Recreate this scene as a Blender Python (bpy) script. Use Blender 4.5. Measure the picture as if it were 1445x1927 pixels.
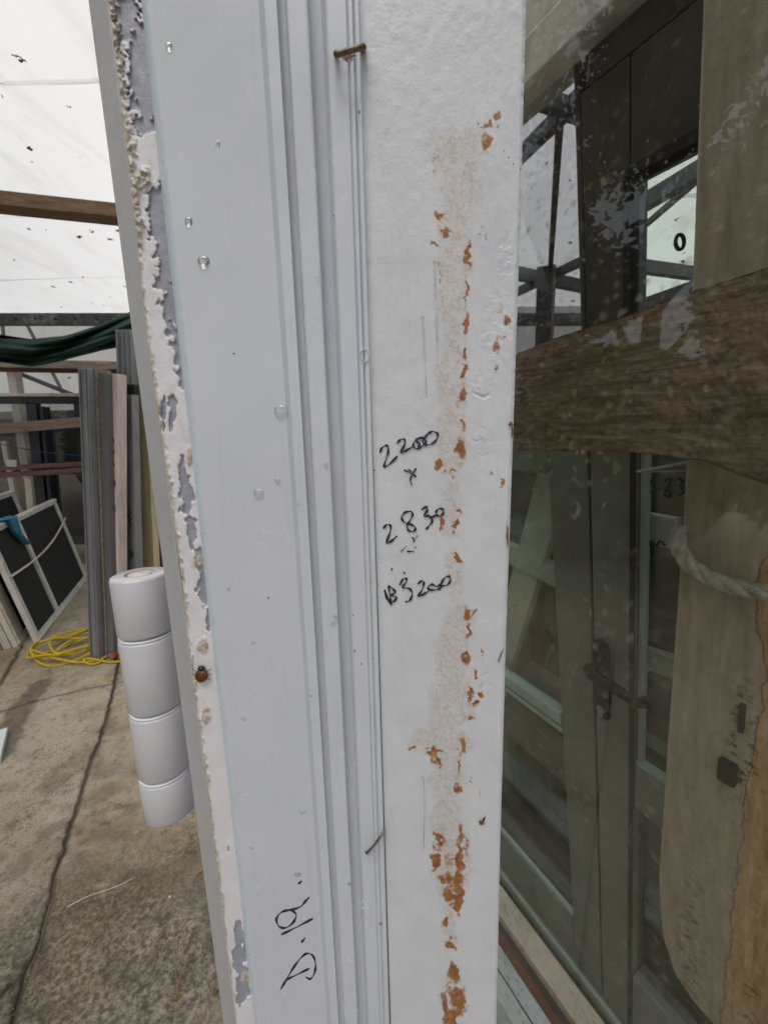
import bpy, bmesh, math, random
import numpy as np
from mathutils import Vector, Matrix
random.seed(7); rng = np.random.RandomState(11)
for o in list(bpy.data.objects): bpy.data.objects.remove(o)
S = bpy.context.scene; COL = S.collection
# ---------------------------------------------------------------- camera, light
H = 1.6; FPX = 750.0; CX, CY = 722.5, 963.5; PITCH = math.atan(150/750)
cp, sp = math.cos(PITCH), math.sin(PITCH)
cam = bpy.data.cameras.new('camera'); co = bpy.data.objects.new('camera', cam); COL.objects.link(co)
co.location = (0, 0, H); co.rotation_euler = (math.pi/2-PITCH, 0, 0)
cam.sensor_fit = 'HORIZONTAL'; cam.sensor_width = 36; cam.lens = FPX/1445*36
cam.clip_start = .01; cam.clip_end = 500
cam.dof.use_dof = True; cam.dof.focus_distance = .19; cam.dof.aperture_fstop = 30
S.camera = co
S.view_settings.view_transform = 'Standard'; S.view_settings.look = 'None'
S.view_settings.gamma = 1; S.view_settings.use_curve_mapping = False
S.view_settings.exposure = 0.06
SUN_EL, SUN_AZ = math.radians(58), math.radians(200)       # azimuth clockwise from +Y
w = bpy.data.worlds.new('World'); S.world = w; w.use_nodes = True
wn, wl = w.node_tree.nodes, w.node_tree.links
bg = wn['Background']; sky = wn.new('ShaderNodeTexSky'); sky.sky_type = 'NISHITA'
sky.sun_disc = False; sky.sun_elevation = SUN_EL; sky.sun_rotation = SUN_AZ
sky.dust_density = 4; sky.air_density = 1; sky.ozone_density = 1
hs = wn.new('ShaderNodeHueSaturation'); hs.inputs['Saturation'].default_value = .3
wl.new(sky.outputs[0], hs.inputs['Color']); wl.new(hs.outputs[0], bg.inputs[0]); bg.inputs[1].default_value = .15
sl = bpy.data.lights.new('sun', 'SUN'); so = bpy.data.objects.new('sun', sl); COL.objects.link(so)
sl.energy = 1.0; sl.angle = math.radians(40); sl.color = (1, .97, .93)
sd = Vector((math.sin(SUN_AZ)*math.cos(SUN_EL), math.cos(SUN_AZ)*math.cos(SUN_EL), math.sin(SUN_EL)))
so.rotation_euler = sd.to_track_quat('Z', 'Y').to_euler()
# ---------------------------------------------------------------- places
def ray(px, py):
    u, v = (px-CX)/FPX, (py-CY)/FPX
    return Vector((u, cp-v*sp, -sp-v*cp))
CAM = Vector((0, 0, H))
def P(px, py, d): return CAM+ray(px, py)*d
def atY(px, py, Y): r = ray(px, py); return CAM+r*(Y/r.y)
def floor(px, py, z=0): r = ray(px, py); return CAM+r*((z-H)/r.z)
E = Vector((-.4835, .8753, 0)); N = Vector((.8753, .4835, 0)); K = .2
def lean(px, py, a, k=K):
    r = ray(px, py); return CAM+r*((a-k*H)/(N.dot(r)+k*r.z))
def sz(px, py, a, k=K):
    p = lean(px, py, a, k); return p.dot(E), p.z
def R(s, z, a, k=K): return E*s+N*(a-k*z)+Vector((0, 0, z))
def jd(py): return 1/(7.3+(4.87-7.3)*py/1927)
def J(px, py, off=0): return P(px, py, jd(py)+off)
# ---------------------------------------------------------------- numpy noise
def _h(i, j, s):
    n = (i.astype(np.int64)*374761393+j.astype(np.int64)*668265263+s*982451653) & 0x7fffffff
    n = ((n ^ (n >> 13))*1274126177) & 0x7fffffff
    return ((n ^ (n >> 16)) & 0xffff)/65535.
def vn(x, y, s=0):
    x = np.asarray(x, float); y = np.asarray(y, float)
    i, j = np.floor(x), np.floor(y); fx, fy = x-i, y-j
    fx, fy = fx*fx*(3-2*fx), fy*fy*(3-2*fy)
    return (_h(i, j, s)*(1-fx)+_h(i+1, j, s)*fx)*(1-fy)+(_h(i, j+1, s)*(1-fx)+_h(i+1, j+1, s)*fx)*fy
def fbm(x, y, s=0, o=4):
    r, a, t = 0, 1, 0
    for k in range(o): r = r+a*vn(np.asarray(x)*2**k, np.asarray(y)*2**k, s+k); t += a; a *= .5
    return r/t
# ---------------------------------------------------------------- materials
def srgb(r, g, b): return tuple(((c/255)/12.92 if c/255 <= .04045 else ((c/255+.055)/1.055)**2.4) for c in (r, g, b))+(1,)
class Mat:
    def __init__(s, name, col=(.5, .5, .5, 1), rough=.5, metal=0, spec=.5):
        s.m = bpy.data.materials.new(name); s.m.use_nodes = True
        s.n, s.l = s.m.node_tree.nodes, s.m.node_tree.links
        s.b = s.n['Principled BSDF']; s.out = s.n['Material Output']
        s.b.inputs['Base Color'].default_value = col; s.b.inputs['Roughness'].default_value = rough
        s.b.inputs['Metallic'].default_value = metal; s.b.inputs['Specular IOR Level'].default_value = spec
        s.tc = s.n.new('ShaderNodeTexCoord'); s.src = s.tc.outputs['Object']
    def mapping(s, scale, src=None):
        m = s.n.new('ShaderNodeMapping'); m.inputs['Scale'].default_value = scale
        s.l.new(src or s.src, m.inputs[0]); return m.outputs[0]
    def noise(s, sc, det=5, rough=.55, vec=None, dist=0):
        t = s.n.new('ShaderNodeTexNoise'); t.inputs['Scale'].default_value = sc; t.inputs['Detail'].default_value = det
        t.inputs['Roughness'].default_value = rough; t.inputs['Distortion'].default_value = dist
        s.l.new(vec or s.src, t.inputs['Vector']); return t.outputs[0]
    def vor(s, sc, feat='F1', vec=None, out=0, rnd=1):
        t = s.n.new('ShaderNodeTexVoronoi'); t.feature = feat; t.inputs['Scale'].default_value = sc
        t.inputs['Randomness'].default_value = rnd
        s.l.new(vec or s.src, t.inputs['Vector']); return t.outputs[out]
    def ramp(s, v, stops):
        r = s.n.new('ShaderNodeValToRGB'); e = r.color_ramp.elements
        while len(e) < len(stops): e.new(.5)
        for i, (p, c) in enumerate(stops):
            e[i].position = p; e[i].color = c if not isinstance(c, (int, float)) else (c, c, c, 1)
        s.l.new(v, r.inputs[0]); return r.outputs[0]
    def mix(s, f, a, b, mode='MIX'):
        m = s.n.new('ShaderNodeMix'); m.data_type = 'RGBA'; m.blend_type = mode
        for v, i in ((f, 0), (a, 6), (b, 7)):
            if isinstance(v, (int, float, tuple)): m.inputs[i].default_value = v
            else: s.l.new(v, m.inputs[i])
        return m.outputs[2]
    def math(s, op, a, b=0, clamp=False):
        m = s.n.new('ShaderNodeMath'); m.operation = op; m.use_clamp = clamp
        for v, i in ((a, 0), (b, 1)):
            if isinstance(v, (int, float)): m.inputs[i].default_value = v
            else: s.l.new(v, m.inputs[i])
        return m.outputs[0]
    def attr(s, name):
        a = s.n.new('ShaderNodeAttribute'); a.attribute_name = name; return a.outputs['Fac']
    def col(s, c): s.l.new(c, s.b.inputs['Base Color']); return s
    def rough(s, c): s.l.new(c, s.b.inputs['Roughness']); return s
    def bump(s, h, dist=.001, st=1, prev=None):
        b = s.n.new('ShaderNodeBump'); b.inputs['Distance'].default_value = dist; b.inputs['Strength'].default_value = st
        s.l.new(h, b.inputs['Height'])
        if prev is not None: s.l.new(prev, b.inputs['Normal'])
        s.l.new(b.outputs[0], s.b.inputs['Normal']); return b.outputs[0]
def simple(name, c, rough=.5, var=.25, sc=9, metal=0, spec=.5, grain=None, bumpd=.0008, dirt=None, bsc=60):
    m = Mat(name, c, rough, metal, spec)
    v = m.mapping(grain) if grain else None
    n = m.noise(sc, 6, .6, v)
    dk = tuple(x*(1-var) for x in c[:3])+(1,); lt = tuple(min(x*(1+var*.6), .9) for x in c[:3])+(1,)
    cc = m.ramp(n, [(.3, dk), (.7, lt)])
    if dirt:
        d = m.noise(sc*.6, 7, .7); cc = m.mix(m.ramp(d, [(.5, 0.), (.72, .8)]), cc, dirt)
    m.col(cc); m.bump(m.noise(bsc, 4, .6, v), bumpd)
    m.rough(m.ramp(n, [(.2, max(rough-.08, .02)), (.8, min(rough+.12, 1))]))
    return m.m
M = {}
# white painted timber face with rust stains
m = Mat('painted_board', srgb(219, 219, 221), .42); uv = m.tc.outputs['UV']; m.src = uv
n1 = m.noise(900, 3, .5); n2 = m.noise(45, 5, .6); n3 = m.noise(260, 5, .65); n4 = m.noise(120, 6, .7)
base = m.ramp(n2, [(.3, srgb(208, 211, 217)), (.7, srgb(219, 221, 225))])
vs = m.mapping((700, 14, 1)); streak = m.noise(1, 3, .5, vs)
base = m.mix(m.ramp(streak, [(.62, 0.), (.75, .16)]), base, srgb(170, 172, 175))
warp = m.mix(.012, uv, m.noise(240, 3, .6), 'ADD')
ring = m.vor(330, 'DISTANCE_TO_EDGE', warp)
faint, strong = m.attr('faint'), m.attr('rust')
fm = m.math('MULTIPLY', faint, m.ramp(ring, [(.0, 1.), (.09, .38), (.3, .28)]))
fm = m.math('MULTIPLY', fm, m.ramp(n3, [(.35, .25), (.6, 1.)]))
base = m.mix(m.math('MULTIPLY', fm, .68, True), base, srgb(176, 150, 108))
sm = m.math('ADD', strong, m.math('MULTIPLY', m.math('SUBTRACT', n4, .5), 1.9))
sm2 = m.ramp(m.math('ADD', sm, m.math('MULTIPLY', m.math('SUBTRACT', n3, .5), .8)), [(.32, 0.), (.42, .5), (.58, 1.)])
halo = m.ramp(strong, [(.0, 0.), (.5, .5)]); base = m.mix(m.math('MULTIPLY', halo, m.ramp(n3, [(.35, 0.), (.6, 1.)])), base, srgb(196, 158, 112))
gate = m.ramp(strong, [(.02, 0.), (.15, 1.)])
sm2 = m.math('MULTIPLY', sm2, gate)
rc = m.ramp(n3, [(.3, srgb(110, 62, 22)), (.5, srgb(150, 92, 40)), (.75, srgb(190, 146, 100))])
base = m.mix(m.math('MULTIPLY', sm2, .95), base, rc)
fl = m.attr('flake')
m.col(base)
b1 = m.bump(n1, .00016, .8); b2 = m.bump(m.noise(160, 6, .65), .0003, .4, b1)
hf = m.math('MULTIPLY', m.ramp(m.noise(300, 3, .5, dist=.6), [(.45, 0.), (.6, 1.)]), fl); m.bump(hf, .0003, .5, b2)
m.rough(m.ramp(n2, [(.3, .38), (.7, .5)])); M['board'] = m.m
# grey satin powder-coated metal
m = Mat('coated_metal', srgb(202, 206, 210), .3, 0, .55); m.src = m.tc.outputs['UV']
n2 = m.noise(14, 5, .6)
c = m.ramp(n2, [(.3, srgb(206, 210, 219)), (.7, srgb(214, 217, 224))])
c = m.mix(m.ramp(m.noise(1, 6, .7, m.mapping((260, 9, 1))), [(.56, 0.), (.75, .22)]), c, srgb(168, 170, 170))
c = m.mix(m.ramp(m.noise(900, 3, .6), [(.70, 0.), (.76, .5)]), c, srgb(150, 150, 148)); m.col(c)
m.rough(m.ramp(m.noise(30, 6, .7), [(.3, .18), (.7, .30)]))
bb = m.bump(m.noise(1300, 3, .5), .00006, .7); m.bump(m.noise(22, 2, .5), .0012, .35, bb); M['metal'] = m.m
# peeling strip
m = Mat('peeling_paint', (.8, .8, .8, 1), .5); m.src = m.tc.outputs['UV']
bare, crumb = m.attr('bare'), m.attr('crumb')
white = m.ramp(m.noise(60, 4), [(.3, srgb(222, 218, 222)), (.7, srgb(232, 230, 232))])
grey = m.ramp(m.noise(150, 6, .7), [(.3, srgb(140, 141, 154)), (.7, srgb(174, 175, 186))])
c = m.mix(m.ramp(bare, [(.44, 0.), (.54, 1.)]), white, grey)
crc = m.ramp(m.noise(420, 5, .7), [(.3, srgb(120, 105, 85)), (.5, srgb(198, 186, 166)), (.7, srgb(226, 221, 212))])
c = m.mix(m.math('MULTIPLY', crumb, 1, True), c, crc)
edge = m.ramp(bare, [(.40, 0.), (.48, .28), (.56, 0.)])
c = m.mix(edge, c, srgb(95, 85, 90)); m.col(c); m.bump(m.noise(700, 5, .6), .0003, .6); M['peel'] = m.m
M['band'] = simple('painted_edge', srgb(186, 186, 188), .45, .05, 8)
M['hinge'] = Mat('white_hinge_coat', srgb(204, 204, 208), .2, 0, .6).m
M['ring'] = simple('white_nylon', srgb(236, 239, 245), .35, .03, 30, bumpd=.0001)
M['cap'] = simple('cream_cap', srgb(214, 206, 196), .5, .25, 200, bumpd=.0003, bsc=400)
m = Mat('ink', (.012, .012, .016, 1), .45); m.src = m.tc.outputs['UV']
m.col(m.ramp(m.noise(500, 3), [(.35, (.01, .01, .014, 1)), (.75, (.06, .06, .07, 1))])); M['ink'] = m.m
M['smudge'] = simple('faded_ink', srgb(120, 120, 126), .5, .4, 600)
M['pencil'] = simple('pencil_line', srgb(172, 172, 176), .6, .2, 600)
M['chip'] = simple('bare_brown_wood', srgb(120, 78, 55), .7, .4, 500)
M['brass'] = simple('tarnished_brass', srgb(112, 104, 82), .35, .7, 260, metal=.6, bumpd=.0002, bsc=700)
M['steelst'] = simple('staple_steel', srgb(150, 148, 146), .3, .5, 260, metal=.85, bumpd=.0002, bsc=700)
m = Mat('water', (1, 1, 1, 1), .02)
_t = m.n.new('ShaderNodeBsdfTransparent'); _g = m.n.new('ShaderNodeBsdfGlossy'); _g.inputs['Roughness'].default_value = .03
_f = m.n.new('ShaderNodeLayerWeight'); _f.inputs[0].default_value = .5; _x = m.n.new('ShaderNodeMixShader'); _y = m.n.new('ShaderNodeMixShader')
m.l.new(m.math('ADD', m.math('MULTIPLY', m.math('POWER', _f.outputs['Facing'], 2.0), .6), .15, True), _x.inputs[0]); m.l.new(_t.outputs[0], _x.inputs[1]); m.l.new(_g.outputs[0], _x.inputs[2])
_y.inputs[0].default_value = .35; m.l.new(_x.outputs[0], _y.inputs[1]); m.l.new(m.b.outputs[0], _y.inputs[2]); m.l.new(_y.outputs[0], m.out.inputs[0]); m.b.inputs['Transmission Weight'].default_value = 1; m.b.inputs['IOR'].default_value = 1.33; M['water'] = m.m
M['shell'] = simple('ladybird_shell', srgb(112, 60, 26), .3, .5, 700)
M['black'] = simple('black_chitin', srgb(34, 32, 36), .3, .3, 300)
# concrete
m = Mat('concrete', (.3, .3, .3, 1), .85)
a = m.noise(1.3, 8, .68, dist=.6); b = m.noise(26, 8, .75); c3 = m.noise(150, 6, .7); big = m.noise(.8, 3)
c = m.ramp(a, [(.3, srgb(146, 132, 110)), (.45, srgb(190, 174, 146)), (.58, srgb(204, 194, 176)), (.72, srgb(200, 174, 130))])
c = m.mix(m.ramp(b, [(.34, .6), (.48, 0.)]), c, srgb(88, 78, 62))
c = m.mix(m.math('MULTIPLY', m.ramp(c3, [(.34, .9), (.5, 0.)]), m.ramp(m.noise(1.9, 5, .65), [(.38, .15), (.6, 1.)])), c, srgb(56, 50, 42))
c = m.mix(m.math('MULTIPLY', m.ramp(c3, [(.56, 0.), (.7, .7)]), m.ramp(m.noise(2.3, 5, .65), [(.4, .15), (.6, 1.)])), c, srgb(190, 182, 168))
pit = m.vor(70, 'F1'); pitn = m.noise(9, 3)
pm = m.math('MULTIPLY', m.ramp(pit, [(.10, 1.), (.2, 0.)]), m.ramp(pitn, [(.5, 0.), (.6, 1.)]))
c = m.mix(m.math('MULTIPLY', pm, .7), c, srgb(55, 48, 40))
c = m.mix(m.math('MULTIPLY', m.attr('wet'), .62, True), c, srgb(62, 54, 42))
c = m.mix(m.math('MULTIPLY', m.attr('near_dark'), m.ramp(m.noise(60, 6, .75), [(.4, .1), (.58, .85)])), c, srgb(88, 82, 64))
c = m.mix(m.math('MULTIPLY', m.attr('soil'), .85, True), c, srgb(52, 44, 34)); m.col(c)
bb = m.bump(b, .02, .9); bb = m.bump(c3, .007, 1, bb); m.bump(m.math('MULTIPLY', pm, -1), .004, 1, bb)
m.rough(m.ramp(a, [(.3, .6), (.6, .9)])); M['concrete'] = m.m
M['dirt'] = simple('dirt_ground', srgb(112, 100, 80), .95, .4, 3, bumpd=.03, bsc=12)
# translucent white sheet
m = Mat('translucent_sheet', (.8, .8, .8, 1), .6)
st = m.noise(1.2, 8, .7, m.mapping((2.5, .8, .8)), 1.0)
c = m.ramp(st, [(.33, (.84, .83, .78, 1)), (.48, (.93, .93, .91, 1)), (.7, (.95, .95, .945, 1))])
wv = m.mix(.25, m.src, m.noise(9, 3, .6), 'ADD')
spk = m.vor(2.6, 'F1', wv); r_ = m.vor(2.6, 'F1', wv, 1)
sepr = m.n.new('ShaderNodeSeparateColor'); m.l.new(r_, sepr.inputs[0])
thr = m.math('MULTIPLY', sepr.outputs[0], .115)
sp1 = m.math('LESS_THAN', spk, thr)
spk2 = m.vor(7, 'F1', wv); r2 = m.vor(7, 'F1', wv, 1); se2 = m.n.new('ShaderNodeSeparateColor'); m.l.new(r2, se2.inputs[0])
sp2 = m.math('LESS_THAN', spk2, m.math('MULTIPLY', se2.outputs[1], .15))
c = m.mix(m.math('MAXIMUM', sp1, sp2), c, (.04, .035, .045, 1))
m.l.new(c, m.b.inputs['Base Color'])
tr = m.n.new('ShaderNodeBsdfTranslucent'); m.l.new(c, tr.inputs[0])
ms = m.n.new('ShaderNodeMixShader'); ms.inputs[0].default_value = .88
m.l.new(m.b.outputs[0], ms.inputs[1]); m.l.new(tr.outputs[0], ms.inputs[2]); m.l.new(ms.outputs[0], m.out.inputs[0]); M['sheet'] = m.m
def wood(name, a, b, g, bd=.002, sc=1.0):
    m = Mat(name, a, .75); v = m.mapping(g)
    n = m.noise(4*sc, 8, .7, v, .4); k = m.noise(2.2, 4, .6)
    c = m.ramp(n, [(.3, a), (.7, b)]); c = m.mix(m.ramp(k, [(.5, 0.), (.7, .5)]), c, tuple(x*.5 for x in a[:3])+(1,))
    m.col(c); m.bump(n, bd, .8); return m.m
M['purlin'] = wood('weathered_brown_timber', srgb(98, 76, 58), srgb(150, 122, 96), (1, 9, 9))
M['greytimber'] = wood('grey_weathered_timber', srgb(104, 92, 82), srgb(168, 154, 138), (1.2, 12, 12))
M['redtimber'] = wood('reddish_timber', srgb(84, 62, 54), srgb(140, 108, 92), (1.2, 12, 12))
M['rust_steel'] = simple('dark_galvanised_steel', srgb(70, 72, 74), .55, .35, 14, metal=.3, dirt=srgb(150, 150, 148))
M['steel'] = simple('grey_steel_angle', srgb(92, 92, 98), .5, .25, 9, metal=.3)
M['cloth'] = simple('green_shade_cloth', srgb(24, 66, 56), .9, .35, 7, grain=(3, 60, 60), bumpd=.004, bsc=20)
M['charcoal'] = simple('charcoal_frame', srgb(38, 42, 50), .4, .2, 5)
M['alu'] = simple('grey_aluminium_profile', srgb(150, 152, 156), .42, .14, 3, metal=.35, grain=(6, 6, .6), dirt=srgb(104, 100, 96))
M['aludark'] = simple('dark_grey_profile', srgb(122, 122, 126), .45, .15, 3, metal=.3, grain=(6, 6, .6))
M['plank'] = wood('primed_pink_plank', srgb(196, 180, 172), srgb(224, 212, 206), (9, 9, .8), .001)
M['cream'] = wood('cream_timber', srgb(190, 178, 138), srgb(216, 206, 166), (9, 9, .8), .001)
M['cream2'] = simple('cream_white_frame', srgb(226, 219, 202), .45, .12, 6, dirt=srgb(150, 138, 118))
M['whitef'] = simple('white_aluminium_frame', srgb(222, 219, 212), .4, .1, 6, dirt=srgb(160, 154, 146))
M['yellowwood'] = wood('raw_yellow_pine', srgb(190, 150, 90), srgb(220, 184, 122), (9, 9, .8), .001)
M['rustwood'] = wood('rusty_orange_timber', srgb(104, 56, 30), srgb(160, 100, 62), (9, 9, .9), .002)
M['screen'] = simple('insect_mesh', srgb(40, 42, 42), .8, .15, 400, bumpd=.0005, bsc=900)
M['rag'] = simple('blue_cloth', srgb(62, 118, 150), .9, .3, 14, bumpd=.003, bsc=40)
M['rope_y'] = simple('yellow_rope', srgb(206, 178, 34), .55, .25, 40)
M['rope_w'] = simple('grey_white_rope', srgb(176, 172, 160), .85, .3, 120, bumpd=.002, bsc=260, dirt=srgb(120, 112, 98))
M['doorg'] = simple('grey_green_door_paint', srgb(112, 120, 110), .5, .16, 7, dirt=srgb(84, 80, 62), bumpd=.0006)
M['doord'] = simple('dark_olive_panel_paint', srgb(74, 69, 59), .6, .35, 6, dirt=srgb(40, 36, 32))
M['palehead'] = simple('weathered_white_head', srgb(232, 229, 220), .6, .1, 9, dirt=srgb(150, 144, 130))
M['backdark'] = simple('dark_backing_board', srgb(40, 39, 38), .7, .3, 5)
M['seal'] = simple('black_rubber_seal', srgb(24, 24, 28), .6, .3, 30)
M['iron'] = simple('worn_black_iron', srgb(24, 22, 28), .5, .3, 120, metal=0, spec=.2, dirt=srgb(52, 48, 46), bumpd=.0012, bsc=200)
M['palegreen'] = simple('pale_green_bead', srgb(150, 168, 158), .45, .12, 9)
M['sill'] = simple('dirty_cream_sill', srgb(205, 198, 182), .7, .2, 8, dirt=srgb(124, 112, 92), bumpd=.001)
M['oxblood'] = simple('oxblood_paint', srgb(104, 52, 42), .5, .3, 9)
M['blueboard'] = simple('pale_blue_paint', srgb(200, 212, 216), .5, .1, 9, dirt=srgb(140, 148, 150))
M['mint'] = simple('mint_white_board', srgb(200, 212, 206), .5, .1, 9)
M['leafm'] = simple('dry_brown_leaf', srgb(120, 88, 60), .8, .4, 200)
M['chipm'] = simple('pale_wood_chip', srgb(176, 146, 96), .8, .3, 200)
M['stone'] = simple('white_pebble', srgb(205, 200, 190), .8, .2, 100)
M['bark'] = simple('bark', srgb(84, 72, 60), .95, .4, 8, bumpd=.02, bsc=20)
m = Mat('foliage', (.06, .09, .03, 1), .6); oi = m.n.new('ShaderNodeObjectInfo')
c = m.ramp(m.noise(1.4, 4), [(.3, (.035, .055, .02, 1)), (.7, (.10, .12, .045, 1))]); m.col(c); M['leaves'] = m.m
# rough brown rail
m = Mat('rough_brown_rail', (.1, .08, .06, 1), .85)
v = m.mapping((2, 2, 22)); n = m.noise(5, 9, .72, v, .5); k = m.noise(7, 6, .7); g = m.noise(60, 6, .7)
c = m.ramp(n, [(.3, srgb(78, 68, 54)), (.5, srgb(116, 100, 80)), (.72, srgb(152, 134, 110))])
c = m.mix(m.ramp(k, [(.5, 0.), (.64, .65)]), c, srgb(86, 84, 56)); c = m.mix(m.ramp(g, [(.3, .8), (.46, 0.)]), c, srgb(36, 30, 24))
m.col(c); bb = m.bump(n, .003, 1); m.bump(g, .0015, .8, bb); M['rail'] = m.m
# big leaning board: old olive-grey paint, bare orange wood where it has gone
m = Mat('old_grey_green_paint', (.2, .2, .17, 1), .7); m.src = m.tc.outputs['UV']
n = m.noise(30, 6, .65, m.mapping((3, .35, 1))); g = m.noise(16, 7, .7); h_ = m.noise(90, 5, .7)
paint = m.ramp(n, [(.3, srgb(136, 127, 108)), (.7, srgb(174, 165, 146))])
paint = m.mix(m.ramp(g, [(.56, 0.), (.72, .55)]), paint, srgb(96, 90, 72))
raw = m.ramp(m.noise(18, 7, .7, m.mapping((6, .6, 1))), [(.3, srgb(140, 104, 66)), (.5, srgb(180, 146, 104)), (.72, srgb(204, 182, 156))])
raw = m.mix(m.ramp(h_, [(.28, .8), (.42, 0.)]), raw, srgb(60, 44, 32))
rw = m.math('ADD', m.attr('raw'), m.math('MULTIPLY', m.math('SUBTRACT', g, .5), .9))
c = m.mix(m.ramp(rw, [(.48, 0.), (.53, 1.)]), paint, raw)
c = m.mix(m.ramp(rw, [(.42, 0.), (.48, .5), (.53, 0.)]), c, srgb(70, 60, 48))
c = m.mix(m.math('MULTIPLY', m.ramp(m.noise(70, 5, .7), [(.5, 0.), (.62, 1.)]), m.attr('tar')), c, srgb(36, 34, 30))
m.col(c); bb = m.bump(m.ramp(rw, [(.48, 1.), (.53, 0.)]), .002, .8); m.bump(h_, .0012, .7, bb); M['bigboard'] = m.m
def glass(name, tint, refl, rough=.0, dirt=0.0, dsc=30):
    m = Mat(name, (1, 1, 1, 1), .1); n, l = m.n, m.l
    t = n.new('ShaderNodeBsdfTransparent'); t.inputs[0].default_value = tint
    g = n.new('ShaderNodeBsdfGlossy'); g.inputs['Roughness'].default_value = rough
    fr = n.new('ShaderNodeLayerWeight'); fr.inputs[0].default_value = .5
    f = m.math('ADD', m.math('MULTIPLY', m.math('POWER', fr.outputs['Facing'], 5), 1-refl), refl, True)
    mx = n.new('ShaderNodeMixShader'); l.new(f, mx.inputs[0]); l.new(t.outputs[0], mx.inputs[1]); l.new(g.outputs[0], mx.inputs[2])
    d = n.new('ShaderNodeBsdfDiffuse'); d.inputs[0].default_value = srgb(158, 156, 122)
    spots = m.ramp(m.vor(dsc, 'F1', m.mix(.02, m.src, m.noise(60, 3), 'ADD')), [(.12, 1.), (.32, 0.)])
    sel = m.ramp(m.noise(5, 4, .6), [(.44, 0.), (.6, 1.)])
    film = m.ramp(m.noise(2.2, 7, .7, dist=.8), [(.3, .25), (.75, 1.)])
    fac = m.math('ADD', m.math('MULTIPLY', m.math('MULTIPLY', spots, sel), dirt*2.6), m.math('MULTIPLY', film, dirt*.09), True)
    m2 = n.new('ShaderNodeMixShader'); l.new(fac, m2.inputs[0]); l.new(mx.outputs[0], m2.inputs[1]); l.new(d.outputs[0], m2.inputs[2])
    l.new(m2.outputs[0], m.out.inputs[0]); return m.m
M['glass_near'] = glass('dirty_clear_glass', (.97, .98, .97, 1), .055, 0, .14, 62)
M['glass_door'] = glass('green_tinted_glass', (.84, .89, .86, 1), .06, 0, .03, 20)
M['glass_dimmer'] = glass('dimming_glass', (.68, .68, .70, 1), .06, 0, .03, 20)
M['glass_dark'] = glass('grey_window_glass', (.55, .58, .58, 1), .10, .02, .05, 12)
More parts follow.
